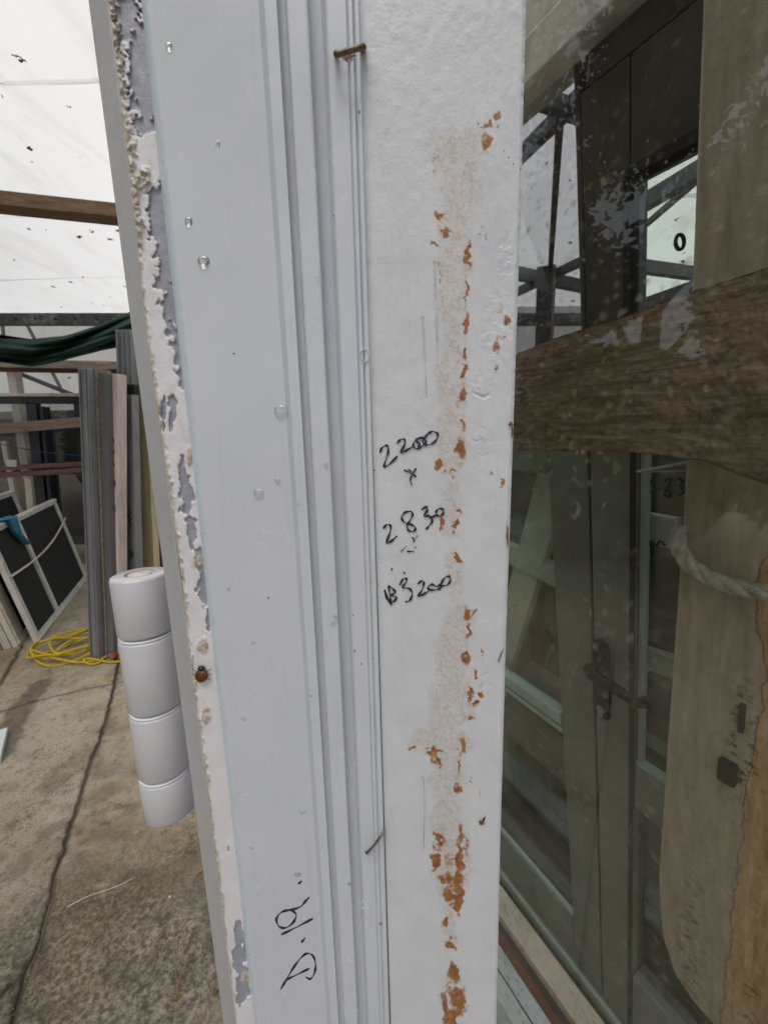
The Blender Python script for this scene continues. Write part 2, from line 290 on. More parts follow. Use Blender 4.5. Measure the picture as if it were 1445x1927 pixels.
# ---------------------------------------------------------------- object helpers
def wloc(o):
    v = Vector((0, 0, 0))
    while o is not None: v += o.location; o = o.parent
    return v
def tag(o, label=None, cat=None, group=None, kind=None):
    for k, v in (('label', label), ('category', cat), ('group', group), ('kind', kind)):
        if v: o[k] = v
    if cat and not kind: o['kind'] = 'thing'
    return o
def thing(name, loc, label, cat, group=None):
    o = bpy.data.objects.new(name, None); COL.objects.link(o); o.location = loc; o.empty_display_size = .05
    return tag(o, label, cat, group)
class MB:
    def __init__(s): s.v = []; s.f = []; s.sm = []
    def add(s, vs, fs, smooth=False):
        k = len(s.v); s.v += [Vector(p) for p in vs]; s.f += [tuple(i+k for i in f) for f in fs]; s.sm += [smooth]*len(fs); return s
    def hexa(s, a):        # 8 corners: bottom quad then top quad
        return s.add(a, [(3, 2, 1, 0), (4, 5, 6, 7), (0, 1, 5, 4), (1, 2, 6, 5), (2, 3, 7, 6), (3, 0, 4, 7)])
    def box(s, o, ax, ay, az, x, y, z):
        return s.hexa([o+ax*i+ay*j+az*k for k in z for (i, j) in ((x[0], y[0]), (x[1], y[0]), (x[1], y[1]), (x[0], y[1]))])
    def beam(s, A, B, w, h, up=Vector((0, 0, 1))):
        d = (B-A).normalized(); sx = d.cross(up).normalized(); uy = sx.cross(d).normalized()
        return s.hexa([p+sx*i*w/2+uy*j*h/2 for p in (A, B) for (i, j) in ((-1, -1), (1, -1), (1, 1), (-1, 1))])
    def tube(s, pts, r, n=8, caps=True):
        pts = [Vector(p) for p in pts]; rr = r if isinstance(r, (list, tuple)) else [r]*len(pts)
        u = None; vs = []; fs = []
        for i, p in enumerate(pts):
            t = (pts[min(i+1, len(pts)-1)]-pts[max(i-1, 0)]).normalized()
            if u is None: u = t.orthogonal().normalized()
            u = (u-t*u.dot(t)).normalized(); q = t.cross(u)
            vs += [p+(u*math.cos(a)+q*math.sin(a))*rr[i] for a in [2*math.pi*k/n for k in range(n)]]
        for i in range(len(pts)-1):
            fs += [(i*n+k, i*n+(k+1) % n, (i+1)*n+(k+1) % n, (i+1)*n+k) for k in range(n)]
        if caps: fs += [tuple(range(n))[::-1], tuple((len(pts)-1)*n+k for k in range(n))]
        return s.add(vs, fs, True)
    def lathe(s, o, ax, prof, n=32):
        ax = ax.normalized(); u = ax.orthogonal().normalized(); q = ax.cross(u); vs = []; fs = []
        for (r, h) in prof: vs += [o+ax*h+(u*math.cos(a)+q*math.sin(a))*max(r, 1e-5) for a in [2*math.pi*k/n for k in range(n)]]
        for i in range(len(prof)-1): fs += [(i*n+k, i*n+(k+1) % n, (i+1)*n+(k+1) % n, (i+1)*n+k) for k in range(n)]
        return s.add(vs, fs, True)
    def build(s, name, mat, parent=None, bevel=0, uvs=None, attrs=None, kind=None, fix=True):
        off = wloc(parent) if parent is not None else Vector((0, 0, 0))
        base = Vector((0, 0, 0))
        if parent is None and len(s.v) < 200000:
            n = len(s.v); base = Vector((sum(v.x for v in s.v)/n, sum(v.y for v in s.v)/n, min(v.z for v in s.v)))
        me = bpy.data.meshes.new(name); me.from_pydata([v-off-base for v in s.v], [], s.f)
        me.polygons.foreach_set('use_smooth', s.sm)
        if uvs is not None:
            l = me.uv_layers.new(name='UVMap'); idx = np.empty(len(me.loops), np.int32); me.loops.foreach_get('vertex_index', idx)
            l.data.foreach_set('uv', np.asarray(uvs, np.float32)[idx].ravel())
        for k, a in (attrs or {}).items():
            t = me.attributes.new(k, 'FLOAT', 'POINT'); t.data.foreach_set('value', np.asarray(a, np.float32))
        me.update()
        if fix:
            bm = bmesh.new(); bm.from_mesh(me); bmesh.ops.recalc_face_normals(bm, faces=bm.faces); bm.to_mesh(me); bm.free()
        me.materials.append(M[mat] if isinstance(mat, str) else mat)
        o = bpy.data.objects.new(name, me); COL.objects.link(o); o.location = base
        if parent is not None: o.parent = parent
        if bevel:
            b = o.modifiers.new('bevel', 'BEVEL'); b.width = bevel; b.segments = 2; b.limit_method = 'ANGLE'
        if kind: o['kind'] = kind
        return o
def grid(fn, nu, nv):
    U, V = np.meshgrid(np.linspace(0, 1, nu+1), np.linspace(0, 1, nv+1)); U, V = U.ravel(), V.ravel()
    f = [(j*(nu+1)+i, j*(nu+1)+i+1, (j+1)*(nu+1)+i+1, (j+1)*(nu+1)+i) for j in range(nv) for i in range(nu)]
    return U, V, f
X, Y_, Z = Vector((1, 0, 0)), Vector((0, 1, 0)), Vector((0, 0, 1))
# ================================================================ ground
dg = MB(); dg.add([(-150, -150, -.016), (150, -150, -.016), (150, 150, -.016), (-150, 150, -.016)], [(0, 1, 2, 3)])
dg.build('ground', 'dirt', kind='structure')
joint = [floor(*p) for p in [(240, 1165), (222, 1250), (205, 1330), (186, 1392), (166, 1440), (146, 1510), (126, 1580), (101, 1650), (86, 1720), (66, 1790), (42, 1850), (18, 1927), (-40, 2100)]]
joint = [Vector((joint[0].x+(joint[0].x-joint[1].x)*6, joint[0].y+(joint[0].y-joint[1].y)*6, 0))]+joint+[Vector((joint[-1].x-.1, -3, 0))]
jy = np.array([p.y for p in joint])[::-1]; jx = np.array([p.x for p in joint])[::-1]
o_ = np.argsort(jy); jy, jx = jy[o_], jx[o_]
def jointx(y): return np.interp(y, jy, jx)
def polyd(x, y, pts):
    d = np.full(x.shape, 9.)
    for a, b in zip(pts[:-1], pts[1:]):
        vx, vy = b.x-a.x, b.y-a.y; L = vx*vx+vy*vy+1e-9
        t = np.clip(((x-a.x)*vx+(y-a.y)*vy)/L, 0, 1); d = np.minimum(d, np.hypot(x-a.x-t*vx, y-a.y-t*vy))
    return d
cr1 = [floor(*p) for p in [(236, 1283), (190, 1292), (150, 1300), (100, 1312), (60, 1322), (30, 1332), (-20, 1345)]]
cr2 = [floor(*p) for p in [(42, 1213), (25, 1245), (0, 1285), (-30, 1330)]]
cr3 = [floor(*p) for p in [(50, 1825), (20, 1850), (-10, 1880)]]
wetp = [floor(*p) for p in [(80, 1285), (62, 1310), (40, 1330), (25, 1365), (10, 1400), (0, 1420)]]
def slab(side, x0, x1, y0, y1, st):
    nx, ny = int((x1-x0)/st), int((y1-y0)/st)
    U, V, f = grid(None, nx, ny)
    yy = y0+V*(y1-y0); jl = jointx(yy)+(fbm(yy*9, yy*0+3, 5, 4)-.5)*.016+(fbm(yy*55, yy*0+1, 6, 4)-.5)*.012
    g = .0015+.004*fbm(yy*5, yy*0, 9)
    if side < 0: xx = x0+U*(jl-g-x0)
    else: xx = jl+g+U**1.3*(x1-jl-g)
    d = np.abs(xx-jl)
    z = (fbm(xx*1.2, yy*1.2, 3, 3)-.5)*.02+(fbm(xx*9, yy*9, 4, 4)-.5)*.012+(fbm(xx*45, yy*45, 14, 3)-.5)*.005
    z -= .012*np.exp(-(d/.006)**2)+.006*np.exp(-(d/.06)**2)*fbm(xx*8, yy*8, 8)
    dn = (fbm(xx*30, yy*30, 6)-.5)*.02
    soil = np.exp(-((d-.0)/.010)**2)*1.1+np.exp(-(d/.06)**2)*.45*np.clip((fbm(xx*20, yy*20, 12)-.45)*5, 0, 1)
    for c_, wd in ((cr1, .006), (cr2, .010), (cr3, .010)):
        q = polyd(xx+dn, yy+dn, c_); z -= .012*np.exp(-(q/wd)**2); soil = np.maximum(soil, np.exp(-(q/(wd*1.3))**2))
    q = polyd(xx+dn*2, yy+dn*2, wetp); wet = np.clip(1.4*np.exp(-(q/.06)**4), 0, 1)
    p1, p2 = floor(90, 1560), floor(300, 1850)
    sp_ = np.exp(-(np.hypot((xx-p1.x), (yy-p1.y))/.5)**2)*.5+np.exp(-(np.hypot(xx-p2.x, yy-p2.y)/.35)**2)*.5
    wet = np.maximum(wet, np.clip((fbm(xx*11, yy*11, 21)-.52)*8, 0, 1)*np.clip(sp_+.15, 0, 1))
    bt = floor(60, 1870); near_dark = np.clip(1.2*np.exp(-((xx-bt.x)**2+(yy-bt.y)**2)/.12)+.9*np.exp(-(((xx-p2.x)/.35)**2+((yy-p2.y)/.28)**2)), 0, 1)  # two darker patches on the near concrete
    b = MB(); b.add([Vector(t) for t in zip(xx, yy, z)], f, True)
    return b.build('concrete_slab', 'concrete', kind='structure', attrs=dict(wet=wet, soil=np.clip(soil, 0, 1), near_dark=near_dark), fix=False)
slab(-1, -4.2, 0, .4, 4.4, .011); slab(1, 0, .4, .4, 4.4, .011)
b = MB()
for (x0, x1, y0, y1) in ((-14, -4.2, -6, 12), (-4.2, 8, 4.41, 12), (.41, 8, -6, 4.4), (-4.19, .4, -6, .39)):
    b.add([(x0, y0, -.004), (x1, y0, -.004), (x1, y1, -.004), (x0, y1, -.004)], [(0, 1, 2, 3)])
b.build('concrete_yard', 'concrete', kind='structure')
# ================================================================ shelter
sh = thing('shelter', (0, 5, 0), 'open yard shelter of white translucent sheeting over timber and steel bars', 'shelter')
def roofz(y): return 2.86+(4.6-y)*.10
nx_ = 5
for i, (y0, y1) in enumerate(((1.3, 2.12), (2.1, 2.98), (2.96, 3.8), (3.78, 4.6))):
    U, V, f = grid(None, 120, 8)
    xx = -5.2+U*(9.0); yy = y0+V*(y1-y0)-.05*(xx+2)
    zz = roofz(yy)+i*-.004+(fbm(xx*1.5, yy*1.5, 40+i, 3)-.5)*.03
    b = MB(); b.add([Vector(t) for t in zip(xx, yy, zz)], f, True); b.build('roof_sheet', 'sheet', sh)
for i in range(5):
    x0 = -8+i*3.0; U, V, f = grid(None, 30, 24)
    xx = x0+U*3.02; zz = .1+V*4.2; yy = 6.6+(fbm(xx*1.5, zz*1.5, 60, 3)-.5)*.06+i*.005
    b = MB(); b.add([Vector(t) for t in zip(xx, yy, zz)], f, True); b.build('wall_sheet', 'sheet', sh)
def pr(px, py): # point just below roof plane
    r = ray(px, py); t = (2.86+.46-H-.06)/(r.z+.10*r.y); return CAM+r*t
A, B = pr(-60, 374), pr(330, 415); MB().beam(A, B, .13, .08).build('purlin', 'purlin', sh, .004)
A, B = atY(-40, 601, 4.5), atY(1300, 601, 4.5); MB().beam(A, B, .06, .115).build('roof_beam', 'rust_steel', sh, .003)
for k in range(9):
    q = atY(-10+38*k, 599, 4.462); b = MB(); b.lathe(q, Y_, [(.011, -.006), (.011, .004), (.005, .005)], 10); b.build('bolt', 'steel', sh)
def bar(a, b_, Y, w_, nm='brace_bar', mat='steel'):
    MB().beam(atY(*a, Y), atY(*b_, Y), w_*.7, w_).build(nm, mat, sh, .002)
bar((2, 590), (14, 700), 5.6, .035); bar((45, 600), (130, 760), 5.6, .035)
bar((-40, 672), (160, 752), 5.2, .05); bar((-30, 683), (330, 690), 5.0, .09, 'wall_rail', 'greytimber'); bar((-30, 695), (330, 701), 5.06, .05, 'wall_rail', 'redtimber')
MB().beam(atY(25, 690, 5.1), atY(55, 900, 5.1), .1, .1, Y_).build('shelter_post', 'plank', sh, .004)
def under(px, py):
    r = ray(px, py); t = 3.9/r.y; t2 = (2.86+.46-H-.10)/(r.z+.10*r.y) if r.z > 0 else 99
    return CAM+r*min(t, t2)
# frame bars seen through the glass on the right
for a, b_, w_ in (((900, 140), (1180, 248), .075), ((940, 330), (1190, 85), .075), ((1055, 205), (1032, 560), .06), ((900, 500), (1130, 545), .10),
                  ((930, 570), (1170, 455), .07), ((1029, 500), (1015, 900), .2), ((1150, 418), (1400, 270), .10), ((1140, 492), (1420, 530), .10),
                  ((1160, 590), (1400, 505), .10), ((1160, 470), (1310, 340), .04)):
    MB().beam(under(*a), under(*b_), w_*.6, w_*.9).build('frame_bar', 'steel', sh, .002)
# ================================================================ green shade cloth
U, V, f = grid(None, 90, 28)
cxs = U; px_ = -60+U*330
mid = np.interp(px_, [-60, 0, 60, 120, 180, 270], [640, 655, 664, 655, 638, 610]); hh = np.interp(px_, [-60, 60, 130, 190, 270], [26, 26, 22, 24, 34])
rows = mid-hh+2*hh*V
pts = [atY(a, c_, 4.35+.10*math.sin(v_*9+a*.03)+.05*math.sin(v_*23+a*.012)-.12*math.sin(v_*math.pi)) for a, c_, v_ in zip(px_, rows, V)]
b = MB(); b.add(pts, f, True); o = b.build('shade_cloth', 'cloth', fix=False)
o.modifiers.new('thick', 'SOLIDIFY').thickness = .004
tag(o, 'dark green shade cloth sagging in folds below the steel roof beam', 'shade cloth')
# ================================================================ rack of dark windows
YW = 4.7
rk = thing('dark_window', (atY(60, 1100, YW)[0], YW, 0), 'tall charcoal framed window standing behind two timber rails at left', 'window')
def wbar(nm, a, b_, w_, mat='charcoal', Y=YW, d=.07, parent=None):
    MB().beam(atY(*a, Y), atY(*b_, Y), d, w_, (Z if abs(a[0]-b_[0]) > abs(a[1]-b_[1]) else X)).build(nm, mat, parent or rk, .003)
wbar('top_rail', (-60, 752), (300, 752), .09); wbar('mullion', (62, 757), (100, 1130), .12); wbar('mullion', (84, 765), (118, 1130), .04, d=.1)
wbar('top_trim', (-60, 743), (300, 743), .035, 'cream2', YW-.03, .06)
wbar('transom', (84, 1000), (300, 1004), .08); wbar('stile', (150, 757), (190, 1130), .1); wbar('transom', (-60, 985), (90, 990), .08)
b = MB(); b.add([atY(-60, 757, YW+.02), atY(300, 757, YW+.02), atY(300, 1150, YW+.02), atY(-60, 1150, YW+.02)], [(0, 1, 2, 3)]); b.build('pane', 'glass_dark', rk)
for nm, pr_, mt, lb in (('reflection_board', ((42, 765), (62, 990), .09), 'cream2', 'pale board added behind the dark window as a reflected post'),  # items added behind the pane in place of its reflections
                   ('reflection_board', ((8, 830), (38, 990), .07), 'sill', 'narrow pale board added as a reflection in the left pane of the dark window'),
                   ('reflection_board', ((65, 830), (80, 1000), .10), 'greytimber', 'grey speckled board added as a reflection in the middle of the dark window')):
    o = MB().beam(atY(*pr_[0], 5.3), atY(*pr_[1], 5.3), .04, pr_[2], X).build(nm, mt, None, .003); tag(o, lb, 'board')
o = MB().beam(atY(-40, 783, 5.2), atY(220, 776, 5.2), .05, .09).build('reflection_strip', 'greytimber', None, .003); tag(o, 'horizontal grey board added as a reflection in the upper panes of the dark window', 'board')
o = MB().beam(atY(45, 862, 5.1), atY(85, 860, 5.1), .05, .05).build('yellow_reflection', 'rope_y', None, .003); tag(o, 'small yellow bar added as a reflection behind the dark window pane', 'tool')
b = MB(); b.box(Vector((0, 0, 0)), X, Y_, Z, (-9, 0), (5.6, 5.66), (0, 1.85)); o = b.build('back_panel', 'backdark', None); tag(o, 'wide dark panel closing the back of the window rack', 'panel')
for (a, b_, w_, mt, lb) in (((-60, 812), (230, 788), .105, 'greytimber', 'upper grey timber rail across the dark window'),
                        ((-60, 884), (230, 869), .05, 'redtimber', 'middle reddish timber rail of the rack, on top of the lower one'),
                        ((-60, 898), (230, 880), .06, 'redtimber', 'lowest reddish timber rail across the dark window')):
    o = MB().beam(atY(*a, YW-.2), atY(*b_, YW-.2), .06, w_).build('timber_rail', mt, None, .004); tag(o, lb, 'rail', 'rails of the window rack')
o = MB(); pts = [atY(-20+i*15, 830+26*(i/12)**1.0+6*math.sin(i*.8*.3), YW-.24) for i in range(14)]; o.tube(pts, .006); o = o.build('blue_string', simple('blue_cord', srgb(40, 52, 96), .6)); tag(o, 'thin dark blue cord hanging across the dark window', 'cord')
o = MB().box(atY(25, 878, YW-.22), X, Y_, Z, (-.05, .05), (-.02, .0), (0, .075)).build('paper_label', 'mint'); tag(o, 'small pale card standing on the middle timber rail', 'card')
# ================================================================ leaning insect-screen windows
c0, c1 = floor(74, 1208), floor(166, 1088)
we = (c1-c0); WL = we.length; we.normalize(); wn_ = Vector((we.y, -we.x, 0)); wn_ = wn_ if wn_.x > 0 else -wn_
def solve_lean():
    best = None
    for i in range(10, 60):
        th = math.radians(i*.5); up = (Z*math.cos(th)-wn_*math.sin(th))
        for h in np.linspace(.5, 1.3, 60):
            p = c1+up*h; q = p-CAM; dpt = q.y*cp-q.z*sp; ux = CX+FPX*q.x/dpt; uy = CY+FPX*(-(q.y*sp+q.z*cp))/dpt
            e_ = (ux-104)**2+(uy-938)**2
            if best is None or e_ < best[0]: best = (e_, th, h, up)
    return best
_, th_, WH, wup = solve_lean(); wout = we.cross(wup).normalized(); wout = wout if wout.x > 0 else -wout
def screen_window(off, label, L0, L1, h, mull, mt='whitef', pane='screen', z0=0):
    o0 = c0-wn_*off+wout*0
    t = thing('screen_window', o0+Vector((0, 0, z0)), label, 'window', 'insect screen windows leaning in a stack')
    def bx(nm, x, z, d=(-.035, 0), mat=mt, par=t): return MB().box(o0+Z*z0, we, wout, wup, x, d, z).build(nm, mat, par, .003)
    fw = .05
    bx('bottom_rail', (L0, L1), (0, fw)); bx('top_rail', (L0, L1), (h-fw, h)); bx('stile', (L0, L0+fw), (fw, h-fw)); bx('stile', (L1-fw, L1), (fw, h-fw))
    bx('track', (L0+.002, L1-.002), (h-.022, h-.012), (.0, .012)); bx('track', (L0+.002, L1-.002), (.015, .026), (.0, .012))
    if mull:
        bx('mullion', (mull-.025, mull+.025), (fw, h-fw), (-.03, .004))
    bx('screen_mesh', (L0+fw, L1-fw), (fw, h-fw), (-.022, -.016), pane)
    return t
def corner(off, tx, ty):
    best = None
    for L in np.linspace(.3, WL*1.1, 50):
        for h in np.linspace(.6, 1.6, 90):
            q = c0-wn_*off+we*L+wup*h-CAM; dp = q.y*cp-q.z*sp; e_ = (CX+FPX*q.x/dp-tx)**2+(CY-FPX*(q.y*sp+q.z*cp)/dp-ty)**2
            if best is None or e_ < best[0]: best = (e_, L, h)
    return best[1:]
k2 = corner(.12, 76, 950); k3 = corner(.36, 60, 906)
screen_window(0, 'front insect screen window of the leaning stack, crossed by a white cord', 0, WL, WH, .55*WL*.62)
screen_window(.12, 'second insect screen window, just behind the front one', -.02, k2[0], k2[1], 0, 'cream2')
screen_window(.36, 'taller insect screen window at the back of the leaning stack', .1, k3[0], k3[1], 0)
edge_m = ['cream2', 'whitef', 'yellowwood', 'whitef', 'cream2', 'greytimber', 'yellowwood', 'whitef', 'alu', 'cream2']
names = ['cream', 'off white', 'raw yellow pine', 'dull white', 'speckled cream', 'grey weathered', 'yellow pine', 'white', 'grey metal', 'dirty cream']
for i in range(10):
    off = .11+.052*i; o0 = c0-wn_*off-we*(.02*(i % 3)); hgt = WH*(.98+.03*((i*7) % 3))
    o = MB().box(o0, we, wout, wup, (0, .12), (-.046, 0), (0, hgt))
    for q in (-.04, -.02): o.box(o0, we, wout, wup, (-.008, 0), (q, q+.009), (.0, hgt))
    o = o.build('window_edge_frame', edge_m[i], None, .002)
    tag(o, '%s frame end, number %s back in the leaning window stack' % (names[i], ('two', 'three', 'four', 'five', 'six', 'seven', 'eight', 'nine', 'ten', 'eleven')[i]), 'frame', 'frame ends of the leaning stack')
q0 = c0+we*.0+wup*.62+wout*.02
pts = [c0+we*(-.02+(WL+.02)*t)+wup*(WH*(.60)+ .0 + WH*.16*t*1.0-.06*math.sin(math.pi*t))+wout*(.02+.01*math.sin(math.pi*t)) for t in np.linspace(0, 1, 24)]
b = MB(); b.tube(pts, .008); o = b.build('white_string', 'whitef'); tag(o, 'white cord tied slackly across the front screen window', 'cord')
# blue rag draped on top rail
U, V, f = grid(None, 24, 30)
pts = []
for u_, v_ in zip(U, V):
    wdt = .17*(1-.55*v_) if v_ > .3 else .17
    s_ = .30+wdt*(u_-.5)+.12*v_+.02*math.sin(v_*7)
    if v_ < .3: p = c0+we*(s_-.05*(.3-v_)*4)+wup*(WH+.012+.01*math.sin(u_*20))+wout*(-.12+.43*v_)
    else: p = c0+we*s_+wup*(WH+.01-(v_-.3)*.36*(1-.25*abs(u_-.6)))+wout*(.022+.014*math.sin(u_*15+v_*4)+.008*math.sin(u_*31))
    pts.append(p)
b = MB(); b.add(pts, f, True); o = b.build('blue_rag', 'rag', fix=False); o.modifiers.new('thick', 'SOLIDIFY').thickness = .004
tag(o, 'crumpled blue rag draped over the top of the front screen window', 'rag')
# ================================================================ standing profiles
def stand(nm, xb, yb, xt, yt, wpx, dep, mat, label, cat, Yb=None, ribs=(), group='profiles and boards standing in a stack', Yt=None):
    A = floor(xb, yb) if Yb is None else atY(xb, yb, Yb)
    r = ray(xt, yt); Bp = CAM+r*((A.y+(.04 if Yt is None else Yt))/r.y)
    d = (Bp-A).normalized(); wm = wpx/FPX*((A-CAM).dot(Vector((0, cp, -sp))))
    ax = Vector((.93, -.36, 0)); ay = d.cross(ax).normalized()
    if ay.y < 0: ay = -ay
    ax = ay.cross(d).normalized();  ax = ax if ax.x > 0 else -ax
    L = (Bp-A).length
    t = thing(nm, A, label, cat, group)
    MB().box(A, ax, ay, d, (0, wm), (0, dep), (0, L)).build('body', mat, t, .0025)
    for (x0, x1, h) in ribs:
        MB().box(A, ax, ay, d, (x0*wm, x1*wm), (-h, .001), (.0, L-.002)).build('rib', mat, t, .0015)
    return A, ax, ay, d, wm, L, t
stand('metal_profile', 172, 1238, 150, 692, 27, .09, 'alu', 'grey ribbed metal profile at the left end of the standing stack', 'profile', ribs=((0, .1, .012), (.3, .62, .006), (.9, 1, .018)))
stand('metal_profile', 199, 1241, 178, 692, 3, .10, 'greytimber', 'thin pale flange beside the ribbed grey profile', 'profile')
stand('metal_profile', 198, 1238, 180, 700, 26, .10, 'aludark', 'plain dark grey profile right of the ribbed one, in the standing stack', 'profile', ribs=((.9, 1, .01),))
pk = stand('timber_plank', 208, 1236, 202, 702, 28, .05, 'plank', 'pinkish primed plank with vertical pen writing', 'plank', ribs=((.82, 1, .012),))
gp = stand('grey_panel', 240, 1225, 223, 742, 34, .04, 'alu', 'flat grey panel with pen writing, right of the pink plank', 'panel', ribs=((0, .1, .02), (.96, 1, .01)))
stand('metal_profile', 240, 1210, 221, 620, 30, .05, 'alu', 'tall grey ribbed profile whose top sticks up over the flat panel', 'profile', ribs=((0, .15, .015), (.4, .5, .01), (.75, .85, .01)))
stand('cream_board', 272, 1205, 241, 625, 34, .05, 'cream', 'tall cream painted board near the white jamb', 'board')
stand('rusty_board', 306, 1200, 272, 640, 10, .05, 'rustwood', 'narrow rusty orange board behind the cream one', 'board')
stand('metal_profile', 310, 1195, 275, 650, 26, .05, 'aludark', 'darkest profile at the right end of the standing stack, half hidden by jamb', 'profile')
def scribble(base, ys, parent_name, lab):
    A, ax, ay, d, wm, L, t = base
    for (fx, fz, ln, amp, ph) in ys:
        b = MB()
        pts = [A+ax*(wm*(fx+amp*math.sin(i*1.1+ph)+.06*math.sin(i*2.7+ph)))+d*(L*fz+ln*i/16)-ay*.004 for i in range(17)]
        b.tube(pts, .0028, 5); b.build('handwriting', 'ink', t)
scribble(pk, ((.45, .70, .22, .12, 0), (.5, .64, .03, .12, 2), (.5, .55, .04, .12, 1), (.45, .22, .06, .08, 3), (.3, .965, .04, .1, 0)), '', '')
scribble(gp, ((.55, .52, .13, .12, 0), (.4, .54, .05, .02, 2), (.6, .40, .05, .12, 1)), '', '')
b = MB(); b.box(atY(228, 735, 2.75), X, Y_, Z, (-.02, .09), (0, .05), (-.02, .04)); o = b.build('black_tape', 'seal'); tag(o, 'black lump of tape on top of the flat grey panel', 'tape')
lf = MB()
for i in range(7):
    q = floor(214+i*3, 1238-(i*7) % 5, .03+.012*(i % 3)); a = i*1.1
    lf.add([q+Vector((math.cos(a)*.05, math.sin(a)*.03, .01)), q+Vector((-math.sin(a)*.02, math.cos(a)*.02, .03)), q-Vector((math.cos(a)*.05, math.sin(a)*.03, -.02)), q+Vector((math.sin(a)*.02, -math.cos(a)*.02, .0))], [(0, 1, 2, 3)])
o = lf.build('dry_leaves', simple('rust_leaf', srgb(160, 92, 56), .8, .4, 60)); tag(o, 'small heap of dry orange leaves at the foot of the pink plank', 'leaves', kind='stuff')
# ================================================================ yellow rope coil
cc = floor(160, 1222); pts = []
for i in range(330):
    t = i/330; a = -i*.088*1.25; r_ = 1+.16*math.sin(i*.13)+.1*math.sin(i*.041)
    cx_ = floor(150+14*math.sin(i*.02), 1222+6*math.sin(i*.031))
    rx = .22*r_; ry = .13*r_
    pts.append(Vector((cx_.x+math.cos(a)*rx+math.sin(a)*ry*.5, cx_.y+math.sin(a)*ry*1.3, .02+.05*t+.02*math.sin(i*.37))))
lst = [floor(px__, py__, .015) for px__, py__ in ((172, 1205), (188, 1213), (196, 1228), (190, 1245), (170, 1250), (158, 1242), (175, 1240), (205, 1246), (240, 1243), (270, 1238))]
def smooth(ps, n=8):
    out = []
    for i in range(len(ps)-1):
        p0, p1, p2, p3 = ps[max(i-1, 0)], ps[i], ps[i+1], ps[min(i+2, len(ps)-1)]
        for k in range(n):
            t = k/n; out.append(.5*((2*p1)+(p2-p0)*t+(2*p0-5*p1+4*p2-p3)*t*t+(3*p1-p0-3*p2+p3)*t**3))
    return out+[ps[-1]]
def rope(b, path, r, strands=3, tw=None, n=7):
    path = [Vector(p) for p in path]; L = [0]
    for i in range(1, len(path)): L.append(L[-1]+(path[i]-path[i-1]).length)
    step = r*.8; m_ = int(L[-1]/step); tw = tw or r*6.5; P_ = []; j = 0
    for k in range(m_+1):
        s_ = k*L[-1]/m_
        while j < len(L)-2 and L[j+1] < s_: j += 1
        P_.append(path[j].lerp(path[j+1], (s_-L[j])/max(L[j+1]-L[j], 1e-9)))
    for q in range(strands):
        u = None; out = []
        for k, p in enumerate(P_):
            t = (P_[min(k+1, m_)]-P_[max(k-1, 0)]).normalized()
            if u is None: u = t.orthogonal().normalized()
            u = (u-t*u.dot(t)).normalized(); v_ = t.cross(u); a = 2*math.pi*(q/strands+k*L[-1]/m_/tw)
            out.append(p+(u*math.cos(a)+v_*math.sin(a))*r*.5)
        b.tube(out, r*.56, n)
b = MB(); rope(b, pts+smooth(lst), .0085, 3, n=5); o = b.build('yellow_rope', 'rope_y'); tag(o, 'loose coil of yellow rope on the concrete by the standing profiles', 'rope')
# ================================================================ floor litter
def flat_leaf(px_, py_, L, W, ang, mat, name, label, cat):
    q = floor(px_, py_, .012); e1 = Vector((math.cos(ang), math.sin(ang), 0)); e2 = Vector((-e1.y, e1.x, 0)); b = MB(); n = 8; vs = []
    for i in range(n+1):
        t = i/n; wd = W*math.sin(math.pi*min(max(t, .04), .96))*.5; c_ = q+e1*L*(t-.5)+Z*(.008*math.sin(3*t))
        vs += [c_-e2*wd+Z*.004, c_, c_+e2*wd+Z*.004]
    b.add(vs, [(3*i, 3*i+1, 3*i+4, 3*i+3) for i in range(n)]+[(3*i+1, 3*i+2, 3*i+5, 3*i+4) for i in range(n)], True)
    o = b.build(name, mat, fix=False); o.modifiers.new('t', 'SOLIDIFY').thickness = .003; tag(o, label, cat)
flat_leaf(374, 1652, .05, .012, 1.1, 'leafm', 'dry_leaf', 'narrow brown leaf on the concrete beside the jamb edge', 'leaf')
flat_leaf(258, 1570, .035, .012, .6, 'chipm', 'wood_chip', 'pale wood chip on the concrete below the hinge', 'wood chip')
flat_leaf(292, 1780, .055, .006, 1.2, 'chipm', 'wood_sliver', 'thin pale wood sliver lying near the lower concrete', 'wood chip')
flat_leaf(378, 1832, .012, .007, .8, 'chipm', 'wood_chip', 'tiny orange wood chip near the foot of the jamb', 'wood chip')
flat_leaf(405, 1872, .02, .012, .5, 'leafm', 'dry_leaf', 'curled leaf lowest beside the jamb edge', 'leaf')
b = MB(); b.lathe(floor(320, 1690, .004), Z, [(0, 0), (.006, .002), (.005, .006), (0, .009)], 8); o = b.build('white_pebble', 'stone'); tag(o, 'small white pebble on the concrete', 'pebble')
for a_, b__, lb in (((328, 1600), (322, 1700), 'upper straw stalk on the concrete, near the white pebble'), ((318, 1700), (342, 1900), 'long straw stalk on the lower concrete'), ((355, 1790), (330, 1880), 'short crossing straw stalk on the lower concrete'), ((300, 1872), (345, 1866), 'pale straw piece lying crosswise at bottom')):
    A, B = floor(*a_, .01), floor(*b__, .01); b = MB(); b.tube([A.lerp(B, t)+Vector((.004*math.sin(t*7), .003*math.sin(t*5), 0)) for t in np.linspace(0, 1, 12)], .0008, 5)
    o = b.build('straw', 'chipm'); tag(o, lb, 'straw', 'straws on the concrete')
b = MB(); A, B = floor(126, 1708, .008), floor(252, 1652, .008); b.tube([A.lerp(B, t)+Vector((.0, .006*math.sin(t*6), 0)) for t in np.linspace(0, 1, 14)], .0014, 5)
o = b.build('white_thread', 'stone'); tag(o, 'white thread lying across the concrete right of the joint', 'thread')
b = MB()
